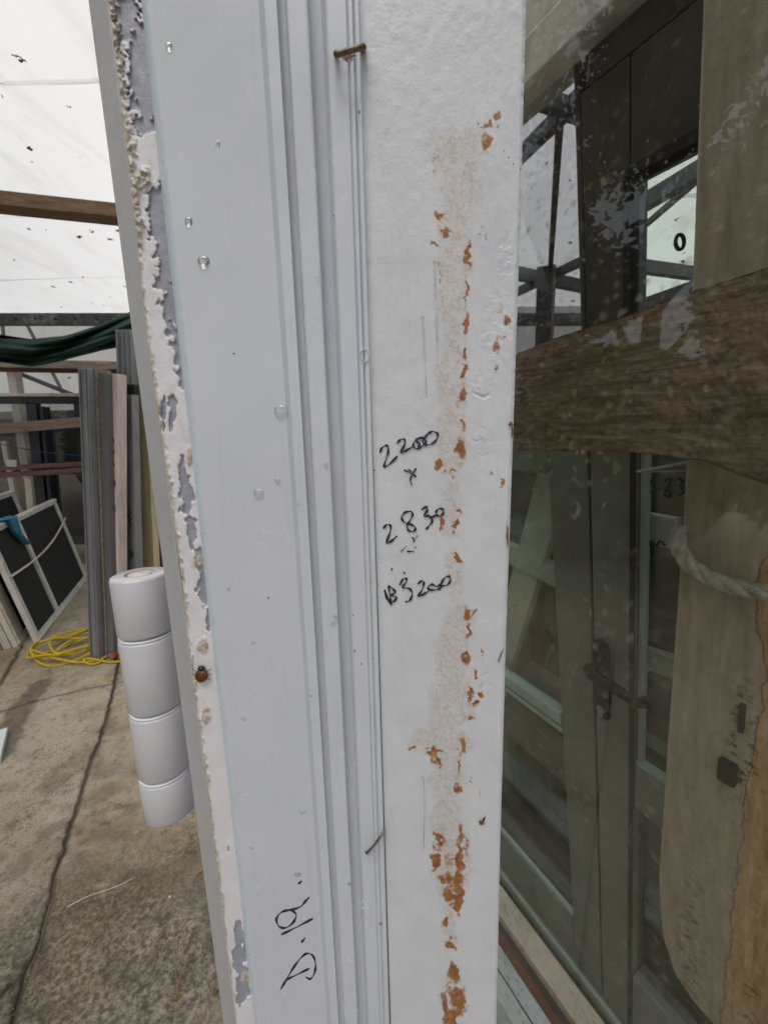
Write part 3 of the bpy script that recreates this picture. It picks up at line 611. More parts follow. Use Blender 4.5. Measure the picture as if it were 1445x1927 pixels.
for i in range(420):
    px_, py_ = random.uniform(20, 430), random.uniform(1350, 1927)
    q = floor(px_, py_, .004); 
    if abs(q.x-float(jointx(q.y))) > .05 and random.random() < .35: continue
    r_ = random.uniform(.0008, .0032); a = random.random()*6
    b.add([q+Vector((math.cos(a+k*2.1)*r_, math.sin(a+k*2.1)*r_*.7, 0)) for k in range(3)]+[q+Z*r_*.8], [(0, 1, 3), (1, 2, 3), (2, 0, 3)])
o = b.build('grit', 'stone', kind='stuff', fix=False); tag(o, 'scattered grit and crumbs on the concrete', 'grit', kind='stuff')
b = MB(); b.box(floor(-16, 1400), Vector((.8, .6, 0)), Vector((-.6, .8, 0)), Z, (-.2, .06), (-.2, .06), (0, .03)); o = b.build('board_corner', 'mint', None, .002); tag(o, 'corner of a mint white board on the floor at left', 'board')
# ================================================================ right rack: doors leaning on a rail
UP = (Z-N*K).normalized(); ND = UP.cross(E).normalized()
if ND.dot(N) < 0: ND = -ND
q = floor(1060, 1800); A0 = N.dot(q)
UL = math.sqrt(1+K*K)
def lb(b, s, z, d, a=A0): # box in rack frame: s range, z range (vertical), d depth behind plane a
    return b.box(N*a, E, ND, UP, s, d, (z[0]*UL, z[1]*UL))
def S_(px, py): return sz(px, py, A0)[0]
def Zr(px, py): return sz(px, py, A0)[1]
sg = S_(1118, 1320); sr = S_(1192, 1400); sl_ = S_(1052, 1300); s_near = S_(1440, 1300)-.1; s_far = S_(925, 1300)+.9
dr = thing('handle_door', R(sr-.3, 0, A0), 'grey green glazed door with black lever handle leaning behind the post', 'door')
zt = Zr(1180, 330)
def part(par, nm, mat, s, z, d=(0, .045), bev=.003, a=A0): return lb(MB(), s, z, d, a).build(nm, mat, par, bev)
smn, smx = s_near-.25, sr
part(dr, 'stile', 'doorg', (sr, sg-.003), (.05, 1.60)); su = S_(1183, 450); zk = 1.60; part(dr, 'stile', 'doord', (su, sg-.003), (zk+.061, zt+.12)); part(dr, 'middle_rail', 'doord', (smn, sg-.003), (zk+.001, zk+.06))
zr1, zr0 = Zr(1195, 1445), Zr(1195, 1520)
part(dr, 'bottom_rail', 'doorg', (smn, sr-.0015), (.05, Zr(1200, 1850)))
part(dr, 'middle_rail', 'doorg', (smn, sr-.0015), (zr0, zr1))
part(dr, 'bead', 'palegreen', (smn, sr-.002), (zr1+.001, zr1+.014), (.004, .02), .001)
part(dr, 'bead', 'palegreen', (sr-.012, sr-.002), (zr1+.015, zk-.002), (.008, .02), .001); part(dr, 'bead', 'charcoal', (su-.012, su-.002), (zk+.062, zt-.012), (.002, .02), .001)
part(dr, 'bead', 'charcoal', (smn, su-.013), (zt-.011, zt-.001), (.008, .02), .001)
part(dr, 'seal', 'seal', (sr-.0015, sr+.008), (.08, zk), (-.003, -.0005), .0005); part(dr, 'seal', 'seal', (su-.0015, su+.006), (zk+.062, zt), (-.003, -.0005), .0005)
part(dr, 'seal', 'seal', (smn, su), (zt-.004, zt+.008), (-.004, -.0005), .0005)
part(dr, 'top_rail', 'doord', (smn, su-.0015), (zt, zt+.12))
part(dr, 'pane', 'glass_door', (smn, sr-.0016), (zr1+.002, zk), (.022, .028), 0); part(dr, 'pane', 'glass_door', (smn, su-.0016), (zk+.062, zt-.002), (.022, .028), 0)
part(dr, 'pane', 'glass_door', (smn, sr-.0016), (Zr(1200, 1850)+.002, zr0-.002), (.022, .028), 0)
# handle
b = MB(); hs_, hz = sz(1131, 1200, A0); hs2, hz2 = sz(1141, 1352, A0); hm = (hs_+hs2)/2
nseg = 12; outl = []
hw = abs(S_(1124, 1270)-S_(1152, 1270))/2
for k in range(nseg+1): a = math.pi*k/nseg; outl.append((hm+hw*math.cos(a), hz-hw+hw*math.sin(a)))
for k in range(nseg+1): a = math.pi+math.pi*k/nseg; outl.append((hm+hw*math.cos(a), hz2+hw+hw*math.sin(a)))
n_ = len(outl); vs = [R(s_, z_, A0)-ND*.001 for s_, z_ in outl]+[R(s_, z_, A0)-ND*.009 for s_, z_ in outl]
b.add(vs, [tuple(range(n_))[::-1], tuple(range(n_, 2*n_))]+[(i, (i+1) % n_, n_+(i+1) % n_, n_+i) for i in range(n_)])
hp = b.build('handle_plate', 'iron', dr, .0015)
def hpt(px, py, d): s_, z_ = sz(px, py, A0-d); return R(s_, z_, A0-d)
b = MB(); b.tube(smooth([hpt(1133, 1258, .008), hpt(1120, 1258, .03), hpt(1108, 1262, .045), hpt(1122, 1276, .052), hpt(1150, 1292, .052), hpt(1175, 1308, .05), hpt(1197, 1323, .05), hpt(1215, 1322, .052)], 6),
     [.011]*12+[.0115]*6+[.0095]*12+[.0085]*12+[.010], 12); b.build('lever', 'iron', hp)
b = MB(); ks, kz = sz(1136, 1332, A0); b.lathe(R(ks, kz, A0)-ND*.008, -ND, [(0, .004), (.008, .004), (.0085, 0)], 16); b.box(R(ks, kz, A0)-ND*.0125, E, ND, UP, (-.004, .004), (-.0005, .003), (-.016, -.004)); b.build('lock_cylinder', 'steelst', hp, .0005)
# second leaf, shorter
d2 = thing('short_glazed_door', R(sl_+.3, 0, A0), 'lower grey green glazed door left of the handle door, its top behind the brown rail', 'door')
zl = 1.62
part(d2, 'stile', 'doorg', (sg+.004, sl_), (.05, zl), (.004, .045)); part(d2, 'bottom_rail', 'doorg', (sl_+.0015, s_far), (.05, Zr(1050, 1700)), (.004, .045))
part(d2, 'top_rail', 'doorg', (sl_+.0015, s_far), (zl-.1, zl), (.004, .045)); part(d2, 'stile', 'doorg', (s_far+.001, s_far+.08), (.05, zl), (.004, .045))
zc = Zr(1055, 1345)
part(d2, 'glazing_bar', 'palegreen', (sl_+.0015, s_far), (zc-.035, zc), (.0, .03)); part(d2, 'bead', 'palegreen', (sl_+.002, s_far), (zc-.060, zc-.045), (.004, .02), .001)
part(d2, 'bead', 'palegreen', (sl_+.0015, s_far), (Zr(1050, 1700)+.001, Zr(1050, 1700)+.012), (.008, .02), .001)
part(d2, 'pane', 'glass_door', (sl_+.0016, s_far), (Zr(1050, 1700)+.002, zl-.101), (.022, .028), 0)
part(d2, 'seal', 'seal', (sg-.0025, sg+.0035), (.05, zl), (.012, .03), 0)
# outer frame, transom panel, sills
fr = thing('door_surround', R(sg, 0, A0), 'dull grey outer frame and dark transom panel above the handle door', 'surround')
zh = Zr(1075, 100)
part(fr, 'transom_panel', 'doord', (smn, S_(1100, 300)-.0), (zt+.122, zh-.01), (.004, .04)); part(fr, 'stile', 'doord', (sg, S_(1090, 500)+.004), (zl+.12, zh-.01), (.004, .045))
part(fr, 'dimming_pane', 'glass_dimmer', (S_(1090, 500)+.005, s_far), (zl+.01, zh-.002), (.02, .026), 0)  # tinted pane added to dim the bright sheeting behind it
part(fr, 'head', 'palehead', (smn, s_far+.2), (zh, zh+.05), (-.02, .06)); part(fr, 'head_trim', 'palehead', (smn, s_far+.2), (zh+.055, zh+.13), (.0, .06)); part(fr, 'head_trim', 'alu', (smn, s_far+.2), (zh+.135, zh+.25), (.03, .07))
part(fr, 'head_trim', 'cream', (smn, s_far+.2), (zh+.26, zh+.31), (.01, .06))
def onfloor(nm, w0, w1, h0, h1, mat, label, cat, parts=None):
    t = thing(nm, N*((w0+w1)/2)+E*sg, label, cat)
    MB().box(Vector((0, 0, 0)), E, N, Z, (smn, s_far+.6), (w0, w1), (h0, h1)).build('board', mat, t, .004)
    for (a_, c_, e_, g_, mt, nn) in (parts or ()): MB().box(Vector((0, 0, 0)), E, N, Z, (smn, s_far+.6), (a_, c_), (e_, g_)).build(nn, mt, t, .002)
onfloor('door_sill', A0-.03, A0+.09, .0, .045, 'doorg', 'grey green sill along the foot of the two doors', 'sill', ((A0-.045, A0-.031, .0, .03, 'seal', 'seal'), (A0-.028, A0-.018, .0455, .055, 'palegreen', 'bead')))
onfloor('cream_board', A0-.115, A0-.047, .0, .04, 'sill', 'dirty cream board on the floor before the door sill', 'board')
onfloor('shade_strip', A0-.155, A0-.117, .0, .02, 'seal', 'black strip laid in for the shaded gap beside the cream board', 'board')  # black strip drawn in place of the shaded gap between the boards
onfloor('red_board', A0-.195, A0-.157, .0, .06, 'oxblood', 'dark red painted board on the floor between pale boards', 'board')
onfloor('pale_blue_board', A0-.285, A0-.198, .0, .09, 'blueboard', 'pale blue painted double board nearest the jamb foot', 'board', ((A0-.245, A0-.241, .0905, .0915, 'seal', 'seam'),))
# things behind the doors
def behind(nm, mat, s, z, a, d, label, cat, k=K):
    o = lb(MB(), s, z, d, A0+a).build(nm, mat, None, .003); return tag(o, label, cat)
for i in range(4):
    t = thing('stacked_door', R(sg, 0, A0+.10+.07*i), ('first', 'second', 'third', 'last')[i]+' door of the stack behind the two glazed doors', 'door', 'doors stacked behind the glazed doors')
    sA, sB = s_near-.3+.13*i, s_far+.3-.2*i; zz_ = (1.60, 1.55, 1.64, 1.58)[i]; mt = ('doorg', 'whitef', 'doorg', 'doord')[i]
    A_ = A0+.09+.07*i
    for nm, s, z in (('stile', (sA, sA+.1), (.05, zz_)), ('stile', (sB-.1, sB), (.05, zz_)), ('stile', ((sA+sB)/2-.05, (sA+sB)/2+.05), (.25, zz_-.1)), ('bottom_rail', (sA+.101, sB-.101), (.05, .248)), ('top_rail', (sA+.101, sB-.101), (zz_-.098, zz_)), ('middle_rail', (sA+.101, (sA+sB)/2-.051), (.62+.14*i, .74+.14*i))):
        part(t, nm, mt, s, z, (0, .04), .003, A_)
    if i < 2: part(t, 'pane', 'glass_door', (sA+.101, sB-.101), (.25, zz_-.1), (.041, .045), 0, A_)
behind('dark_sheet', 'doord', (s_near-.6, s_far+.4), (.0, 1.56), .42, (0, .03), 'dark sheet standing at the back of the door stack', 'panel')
def cross(a_, b__, w_, aa, label):
    p1, p2 = lean(*a_, A0+aa), lean(*b__, A0+aa); o = MB().beam(p1, p2, .02, w_, N.cross(p2-p1)).build('white_brace', 'whitef', None, .002); tag(o, label, 'brace')
cross((1075, 790), (930, 1300), .075, .055, 'wide pale diagonal brace behind the short glazed door'); cross((900, 1010), (1062, 1090), .05, .052, 'short pale brace crossing the wide diagonal one')
cross((1185, 985), (1330, 1015), .05, .055, 'pale horizontal bar behind the glass near the rope'); cross((1190, 1228), (1300, 1265), .04, .055, 'dark edged bar behind the glass by the lever')
p1 = [lean(x_, y_, A0-.02) for x_, y_ in ((1198, 888), (1230, 882), (1262, 876), (1296, 870))]
b = MB(); b.tube(smooth(p1, 4), .0022, 6); b.tube([lean(1198, 888, A0-.018), lean(1296, 884, A0-.018)], .0018, 6); o = b.build('white_string', 'rope_w'); tag(o, 'thin white string stretched from the door to the leaning post', 'string')
# ---------------- big leaning board (post)
AP = A0-.085
U, V, f = grid(None, 90, 300)
ys = -250+V*2420
le = np.interp(ys, [-250, 0, 900, 1000, 1650, 1760, 1830, 1880, 1927, 1990, 2170], [1338, 1325, 1290, 1284, 1241, 1247, 1268, 1300, 1340, 1420, 1640])
pb = []; uvl = []
for u_, y_, l_ in zip(U, ys, le):
    p = lean(l_, y_, AP); s_ = p.dot(E)-u_*.20; q = R(s_, p.z, AP); pb.append(q); uvl.append((s_, p.z))
uvl = np.array(uvl); xx, yy = uvl[:, 0], uvl[:, 1]
pj = []
for q in pb:
    d_ = q-CAM; dp = d_.y*cp-d_.z*sp; pj.append((CX+FPX*d_.x/dp, CY-FPX*(d_.y*sp+d_.z*cp)/dp))
pj = np.array(pj); PX, PY = pj[:, 0], pj[:, 1]
bd = np.interp(PY, [-300, 1000, 1060, 1120, 1280, 1400, 1500, 1620, 1700, 1800, 1927, 2300], [1700, 1500, 1432, 1418, 1440, 1425, 1400, 1392, 1385, 1370, 1358, 1340])
raw = np.clip(.5+(PX-bd)/60, 0, 1); tar = np.clip(np.exp(-(((PX-1395)/25)**2+((PY-1400)/110)**2))*1.5+np.exp(-(((PX-1300)/25)**2+((PY-1790)/150)**2))+np.exp(-(((PX-1410)/22)**2+((PY-1900)/90)**2)), 0, 1)
nb = MB(); zr_ = (fbm(xx*9, yy*2, 71)-.5)*.006+(fbm(xx*60, yy*14, 72)-.5)*.0012-(raw > .5)*.0008
front = [p-ND*z_ for p, z_ in zip(pb, zr_)]
nb.add(front, f, True)
nv = len(front); nu = 91; edge = [j*nu for j in range(301)]
back = [front[i]+ND*.035 for i in edge]; nb.add(back, []); 
nb.f += [(edge[j], nv+j, nv+j+1, edge[j+1]) for j in range(300)]; nb.sm += [True]*300
uv2 = np.vstack([uvl, uvl[edge]]); 
bp = nb.build('leaning_post', 'bigboard', None, 0, uv2, dict(raw=np.r_[raw, raw[edge]], tar=np.r_[tar, tar[edge]]), fix=False)
tag(bp, 'old broad grey green painted post with bare orange wood and a rope round it', 'post')
# rope round the post
pts = [lean(x_, y_, AP-dd) for x_, y_, dd in ((1284, 985, -.03), (1277, 1000, .004), (1275, 1025, .014), (1290, 1055, .017), (1325, 1083, .018), (1370, 1101, .018), (1420, 1113, .018), (1480, 1122, .018), (1560, 1132, .018))]
b = MB(); rope(b, smooth(pts, 8), .0098, 3, n=8); o = b.build('white_rope', 'rope_w'); tag(o, 'thick grey white twisted rope looped round the leaning post', 'rope')
# small fittings on post
for (x_, y_, lb_) in ((1370, 1452, 0),):
    q = lean(x_, y_, AP-.003); b = MB(); b.box(q, E, ND, UP, (-.010, .010), (-.008, .004), (-.018, .018)); b.build('metal_clip', 'iron', bp, .003)
for (x_, y_) in ((1396, 1340), (1394, 1365)):
    q = lean(x_, y_, AP-.002); b = MB(); b.box(q, E, ND, UP, (-.003, .003), (-.002, .004), (-.012, .012)); b.build('nail_hole', 'seal', bp, .001)
b = MB(); b.tube([R(sz(1284+8*math.cos(t), 457+14*math.sin(t), A0)[0], sz(1284+8*math.cos(t), 457+14*math.sin(t), A0)[1], A0-.006) for t in np.linspace(0, 6.28, 20)], .0022, 6, False)
b.build('suction_ring', 'iron', dr)
# ---------------- brown rail
AR = N.dot(lean(1400, 700, AP))-.075
tl = [(900, 694), (975, 664), (1029, 642), (1162, 598), (1310, 546), (1445, 503), (1620, 446)]; bl = [(900, 848), (975, 848), (1180, 850), (1330, 868), (1445, 915), (1620, 960)]
U, V, f = grid(None, 200, 70); px_ = 900+U*720
ty = np.interp(px_, [a for a, _ in tl], [c for _, c in tl])+(fbm(px_/45, px_*0, 80)-.5)*5; by = np.interp(px_, [a for a, _ in bl], [c for _, c in bl])+(fbm(px_/60, px_*0, 81)-.5)*3
fr_ = []
for x_, t_, b__, v_ in zip(px_, ty, by, V):
    p = lean(x_, t_+(b__-t_)*v_, AR, 0); fr_.append(p)
zz = (fbm(px_/60, V*14, 82, 5)-.5)*.004+(fbm(px_/8, V*40, 83, 3)-.5)*.003
fr_ = [p-N*z_ for p, z_ in zip(fr_, zz)]; nb = MB(); nb.add(fr_, f, True)
for row in (0, 70):
    k = len(nb.v); ids = [row*201+i for i in range(201)]; nb.add([fr_[i]+N*.05 for i in ids], [])
    nb.f += [(ids[i], ids[i+1], k+i+1, k+i) for i in range(200)]; nb.sm += [False]*200
o = nb.build('timber_rail', 'rail', None, fix=False); tag(o, 'rough brown timber rail at eye height behind the dirty glass', 'rail')
# ---------------- near glass pane
AG = AR-.03
gp_ = thing('glass_pane', N*AG+E*.2, 'large dirty glass pane reflecting trees in front of the brown rail', 'glass pane')
b = MB(); b.box(N*AG, E, N, Z, (-.6, .95), (0, .006), (.02, 2.6)); b.build('pane', 'glass_near', gp_)
# ================================================================ the white jamb
NV = 160; Y0P, Y1P = -110., 2040.
A_top, A_bot = 0., 1927.
def jl(xt, xb, off, t):   # t: param 0 at photo top, 1 at photo bottom along 3D line
    a, b_ = J(xt, 0, off), J(xb, 1927, off); return a.lerp(b_, t)
T_FLOOR = H/1.0
def tfor(z):
    a, b_ = J(700, 0), J(700, 1927); return (z-a.z)/(b_.z-a.z)
T0, T1 = tfor(2.35), tfor(.01)
jb = thing('door_jamb', J(700, 1927)+(J(700, 1927)-J(700, 0))*(T1-1), 'white and grey painted door jamb with rust stains and handwritten sizes', 'door jamb')
def extrude(profile, name, mat, ts, sub=1, smooth_=False, bev=0):
    b = MB(); n = len(profile)
    lens = [0]; mids = [jl(*p, .5) for p in profile]
    for i in range(1, n): lens.append(lens[-1]+(mids[i]-mids[i-1]).length)
    uvs = []; L = (J(700, 1927)-J(700, 0)).length
    for t in ts:
        b.v += [jl(*p, t) for p in profile]; uvs += [(l_, t*L) for l_ in lens]
    for j in range(len(ts)-1):
        b.f += [(j*n+i, j*n+i+1, (j+1)*n+i+1, (j+1)*n+i) for i in range(n-1)]
    b.sm = [smooth_]*len(b.f)
    return b.build(name, mat, jb, bev, uvs, None)
ts = [T0, -.3, 0, .5, 1, 1.3, T1]; D = .001
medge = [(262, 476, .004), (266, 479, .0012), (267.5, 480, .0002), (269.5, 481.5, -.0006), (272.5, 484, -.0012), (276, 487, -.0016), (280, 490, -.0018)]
M['glint_edge'] = simple('pale_blue_glint_edge', srgb(206, 218, 228), .3, .05, 400, bumpd=.0001, bsc=900)  # glint on the rounded metal edge put into the colour as pale blue
eo = extrude(medge, 'metal_edge', 'glint_edge', ts, smooth_=True)
metal = [(280, 490, -.0018), (486, 616, -.0018), (489, 618, -.0014), (497, 623, -.0004), (520, 637, -.0002),
         (522.5, 638.5, .0035), (536, 647, .0035), (539, 649, -.0002), (542, 651, -.0006), (574, 671, -.0006), (578, 673.5, -.0002), (581, 675, .005), (604, 688, .005), (609, 691, .0004), (612, 693, -.0008), (616, 695, -.0012),
         (650, 714, -.0012), (653, 716, -.0002), (656, 717.5, -.0010), (662, 721, -.0010), (664, 722.5, .0002), (668, 725, -.001), (674, 731, -.001), (676, 733, 0), (677, 734, .008)]
o = extrude(metal, 'metal_face', 'metal', ts, bev=0)
o.modifiers.new('b', 'BEVEL').width = .0008; o.modifiers['b'].segments = 3; o.modifiers['b'].limit_method = 'ANGLE'; o.modifiers['b'].angle_limit = .25
for p in o.data.polygons: p.use_smooth = True
o.modifiers.new('wn', 'WEIGHTED_NORMAL')
# back body (solid behind everything)
body = [(300, 500, .045), (168.5, 422, .014), (203, 445, .0035), (266, 480, .0035), (300, 500, .010), (660, 725, .010), (680, 737, .0125), (985, 931, .0125), (985, 931, .045), (300, 500, .045)]
extrude(body, 'core', 'band', ts)
extrude([(240, 470, .05), (167, 421, .016), (166.5, 420.5, .013), (201, 443, .0018), (203, 445, .0018), (205, 447, .003)], 'side_band', 'band', ts, bev=.0008)
# peeling strip
def tp(py):  # photo y -> t
    p = J(700, py); a, b_ = J(700, 0), J(700, 1927); return (p-a).dot(b_-a)/(b_-a).length_squared
pys = np.linspace(-130, 2060, 900); NU = 26
U, V, f = grid(None, NU, len(pys)-1)
PYv = np.repeat(pys, NU+1); tv = np.array([tp(y) for y in pys]); TV = np.repeat(tv, NU+1)
xl = np.interp(PYv, [0, 333, 640, 1065, 1300, 1502, 1927], [202, 247, 277, 341, 364, 397, 444]); xr = np.interp(PYv, [0, 1927], [268, 481])
xr = np.interp(PYv, [-130, 0, 333, 640, 1000, 1300, 1502, 1927, 2060], [253, 269, 306, 345, 384, 412, 444, 482, 498]); xl = np.interp(PYv, [-130, 0, 333, 640, 1065, 1300, 1502, 1927, 2060], [184, 202, 243, 277, 338, 364, 392, 444, 459])
PXv = xl+U*(xr-xl)
sx = PXv; nz = (fbm(sx/8, PYv/11, 90, 6)-.5)*1.15
def ell(x, y, rx, ry, ang=0): 
    c_, s_ = math.cos(ang), math.sin(ang); dx, dy = PXv-x, PYv-y; return 1-np.hypot((dx*c_+dy*s_)/rx, (-dx*s_+dy*c_)/ry)
bare = np.full(PXv.shape, -1.)
for a in [(240, 30, 22, 60), (262, 120, 22, 100), (275, 190, 24, 60), (272, 235, 22, 22), (300, 400, 20, 60), (312, 480, 20, 90), (325, 570, 16, 70), (338, 640, 12, 60), (343, 700, 8, 25),
          (326, 770, 9, 34), (308, 775, 5, 30), (345, 900, 8, 34), (352, 940, 13, 44), (360, 1000, 10, 28), (378, 1060, 10, 28), (384, 1110, 14, 44), (393, 1160, 6, 30), (450, 1762, 10, 30), (449, 1800, 12, 34), (458, 1850, 14, 38), (430, 1600, 2, 9)]:
    bare = np.maximum(bare, ell(*a))
bare = np.where(PYv > 1250, np.where(bare < .0, bare, bare), bare)
bm_ = np.clip(.5+(bare+nz*1.5-.05)*2.2, 0, 1); 
for a in [(278, 300, 24, 50)]: bm_ = np.where(ell(*a)+nz > .1, 0, bm_)
crw = np.interp(PYv, [0, 400, 500, 800, 1200, 1927], [.26, .30, .08, .12, .14, .10])
crumb = np.clip(1.6-(U/crw)*1.6+(fbm(PXv/6, PYv/9, 95)-.5)*3.0, 0, 1)
for a in [(268, 335, 16, 22), (372, 1055, 12, 14), (382, 1215, 12, 16), (388, 1345, 10, 22), (463, 1840, 10, 14), (355, 860, 6, 26)]:
    crumb = np.maximum(crumb, np.clip(2.5*(ell(*a)+nz), 0, 1))
dark = (fbm(PXv/5, PYv/6, 97) > .6)
hgt = .0008*(1-np.clip((bm_-.44)*10, 0, 1))+crumb*(.0003+np.interp(PYv, [0, 420, 520, 1000, 1927], [.0030, .0030, .0012, .0016, .0014])*(fbm(PXv/8, PYv/11, 98, 4)-.25)*(.3+1.2*fbm(PYv*0, PYv/45, 131)))+(fbm(PXv/14, PYv/40, 99)-.5)*.0006
eu = np.minimum(U, 1-U); hgt = hgt*np.clip(eu*14, 0, 1)
xa = np.array([ (x_) for x_ in PXv]); vsl = []
for x_, y_, h_ in zip(PXv, PYv, hgt): vsl.append(J(x_, y_, .0022-h_))
# strip grooves to the body beyond the visible part
L_ = (J(700, 1927)-J(700, 0)).length; b = MB(); b.add(vsl, f, True)
o = b.build('peeling_paint_edge', 'peel', jb, 0, np.stack([U*.012, TV*L_], 1), dict(bare=bm_, crumb=crumb), fix=False)
for ta, tb in ((T0, tp(-130)), (tp(2060), T1)):
    b = MB(); q = []
    for t in (ta, tb): q += [jl(204, 447, .001, t), jl(268, 481, .001, t)]
    b.add([q[0], q[1], q[3], q[2]], [(0, 1, 2, 3)]); b.build('strip_end', 'peel', jb, 0, [(0, ta*L_), (.012, ta*L_), (.012, tb*L_), (0, tb*L_)], dict(bare=[0]*4, crumb=[0]*4))
# timber face board
pys = np.linspace(-150, 2080, 760); NU = 104
U, V, f = grid(None, NU, len(pys)-1); PYv = np.repeat(pys, NU+1); TV = np.repeat([tp(y) for y in pys], NU+1)
xl = np.interp(PYv, [-150, 0, 300, 700, 1100, 1500, 1927, 2080], [672, 676, 684, 697, 710, 722, 735, 739]); xr = np.interp(PYv, [-150, 0, 400, 800, 1200, 1600, 1927, 2080], [994, 990, 979.5, 966, 952, 941, 934, 931])
PXv = xl+U*(xr-xl); PXr = np.repeat([random.random() for _ in pys], NU+1)
WX = PXv+(fbm(PXv/10, PYv/10, 130, 4)-.5)*22; WY = PYv+(fbm(PXv/12, PYv/12, 140, 4)-.5)*34
def field(lst):
    r_ = np.full(PXv.shape, -1.)
    for (x_, y_, a_, b_) in lst: r_ = np.maximum(r_, 1-np.hypot((WX-x_)/a_, (WY-y_)/b_))
    return r_
rust = field([(915, 268, 15, 22), (935, 218, 8, 20), (922, 235, 10, 16), (828, 408, 12, 14), (840, 438, 20, 11), (880, 475, 9, 40), (818, 460, 10, 6), (878, 550, 7, 28), (876, 610, 7, 20), (873, 660, 9, 16), (872, 700, 7, 26), (870, 745, 9, 20),
   (872, 800, 8, 12), (867, 845, 10, 34), (830, 878, 13, 14), (850, 885, 16, 6), (868, 965, 11, 7), (862, 990, 9, 15), (862, 1048, 7, 17), (832, 980, 5, 18), (880, 1150, 9, 16), (883, 1190, 7, 28), (878, 1240, 11, 18), (896, 1268, 9, 14), (885, 1305, 9, 20),
   (885, 1350, 14, 10), (893, 1325, 8, 8), (775, 1408, 10, 6), (812, 1418, 24, 10), (822, 1435, 8, 12), (870, 1405, 7, 28), (866, 1485, 9, 20), (866, 1440, 4, 20), (828, 1585, 15, 26), (818, 1620, 9, 30), (830, 1650, 10, 14), (866, 1605, 12, 60), (864, 1660, 14, 60), (850, 1685, 22, 20), (862, 1705, 8, 26), (838, 1735, 6, 10),
   (848, 1778, 11, 15), (852, 1838, 18, 30), (862, 1885, 24, 40), (836, 1895, 11, 38), (850, 1920, 20, 30)])
thin = field([(877, 560, 5, 120), (872, 720, 5, 120), (868, 845, 5, 70), (879, 1200, 6, 80), (885, 1310, 5, 60), (868, 1440, 5, 80), (828, 500, 4, 60), (820, 300, 4, 60), (845, 1660, 22, 90), (848, 1870, 22, 70)])
rust = np.maximum(np.clip(rust*1.15, 0, 1), np.clip(thin, 0, 1)*.5)
small = field([(917, 402, 4, 4), (905, 432, 4, 8), (916, 443, 4, 7), (935, 650, 3, 25), (940, 585, 3, 20), (955, 600, 4, 16), (950, 640, 3, 10), (935, 690, 3, 10), (925, 885, 3, 8), (943, 905, 6, 16), (909, 1230, 2, 22), (903, 1300, 2, 25), (885, 1470, 3, 10), (900, 1500, 2, 10)])
rust = np.maximum(rust, np.clip(small*.7+.3*(small > 0), 0, 1)*.72)
faint = field([(858, 290, 62, 70), (868, 360, 48, 50), (850, 420, 38, 50), (855, 490, 38, 60), (850, 570, 34, 80), (850, 700, 34, 110), (850, 830, 34, 80), (848, 960, 22, 70), (855, 1080, 20, 60), (865, 1180, 32, 60), (850, 1240, 42, 56), (850, 1320, 52, 60), (830, 1395, 66, 44), (845, 1460, 42, 66), (840, 1540, 34, 60), (850, 1620, 40, 90), (845, 1750, 14, 50)])
faint = np.clip((faint+(fbm(PXv/16, PYv/18, 110)-.5)*.5)*3.2, 0, 1)
flake = np.clip(field([(935, 620, 40, 90), (905, 840, 22, 50), (905, 720, 26, 30), (950, 480, 20, 60), (915, 1290, 20, 40)])*2, 0, 1)
hg = (fbm(PXv/60, PYv/110, 120)-.5)*.0003+(fbm(PXv/14, PYv/20, 121, 3)-.5)*.00022+flake*(fbm(PXv/7, PYv/10, 122, 3)-.5)*.0003+np.clip(rust, 0, 1)*(fbm(PXv/3, PYv/3, 123, 2)-.5)*.0004
# saw-mark bands
hg += .00022*np.sin(PXv*1.0)*np.exp(-((PYv-(492+(PXv-700)*.06))/7)**2)*(PXv < 850)+.00015*np.sin(PXv*1.0)*np.exp(-((PYv-(1480-(PXv-730)*.12))/9)**2)
# fine cracks in the paint
for pl in ([(818, 495), (820, 560), (824, 640), (824, 680)], [(795, 600), (800, 680), (802, 750)], [(893, 740), (910, 748), (920, 742)]):
    for a, c in zip(pl[:-1], pl[1:]):
        vx, vy = c[0]-a[0], c[1]-a[1]; t = np.clip(((PXv-a[0])*vx+(PYv-a[1])*vy)/(vx*vx+vy*vy), 0, 1)
        hg -= .0006*np.exp(-(np.hypot(PXv-a[0]-t*vx, PYv-a[1]-t*vy)/1.6)**2)
er = np.clip((1-U)/.025, 0, 1); edge_drop = .0022*(1-np.sqrt(np.clip(1-(1-er)**2, 0, 1)))+(1-er)*(fbm(PXv*0, PYv/14, 125)-.5)*.001
vsl = [J(x_, y_, .0016-h_+e_) for x_, y_, h_, e_ in zip(PXv, PYv, hg, edge_drop)]
nv0 = len(vsl); b = MB(); b.add(vsl, f, True); ed = [j*(NU+1)+NU for j in range(len(pys))]
b.add([J(PXv[i], PYv[i], .022) for i in ed], []); b.f += [(ed[j], ed[j+1], nv0+j+1, nv0+j) for j in range(len(pys)-1)]; b.sm += [True]*(len(pys)-1)
cat_ = lambda a: np.r_[a, a[ed]*0]
uvb = np.stack([U*.066, TV*L_], 1); uvb = np.vstack([uvb, uvb[ed]+np.array([.02, 0])])
o = b.build('timber_face', 'board', jb, 0, uvb, dict(rust=cat_(rust), faint=cat_(faint), flake=cat_(flake)), fix=False)
for ta, tb in ((T0, tp(-150)), (tp(2080), T1)):
    b = MB(); q = []
    for t in (ta, tb): q += [jl(677, 735, .0016, t), jl(990, 935, .0016, t), jl(990, 935, .022, t)]
    b.add(q, [(0, 1, 4, 3), (1, 2, 5, 4)]); b.build('board_end', 'band', jb)
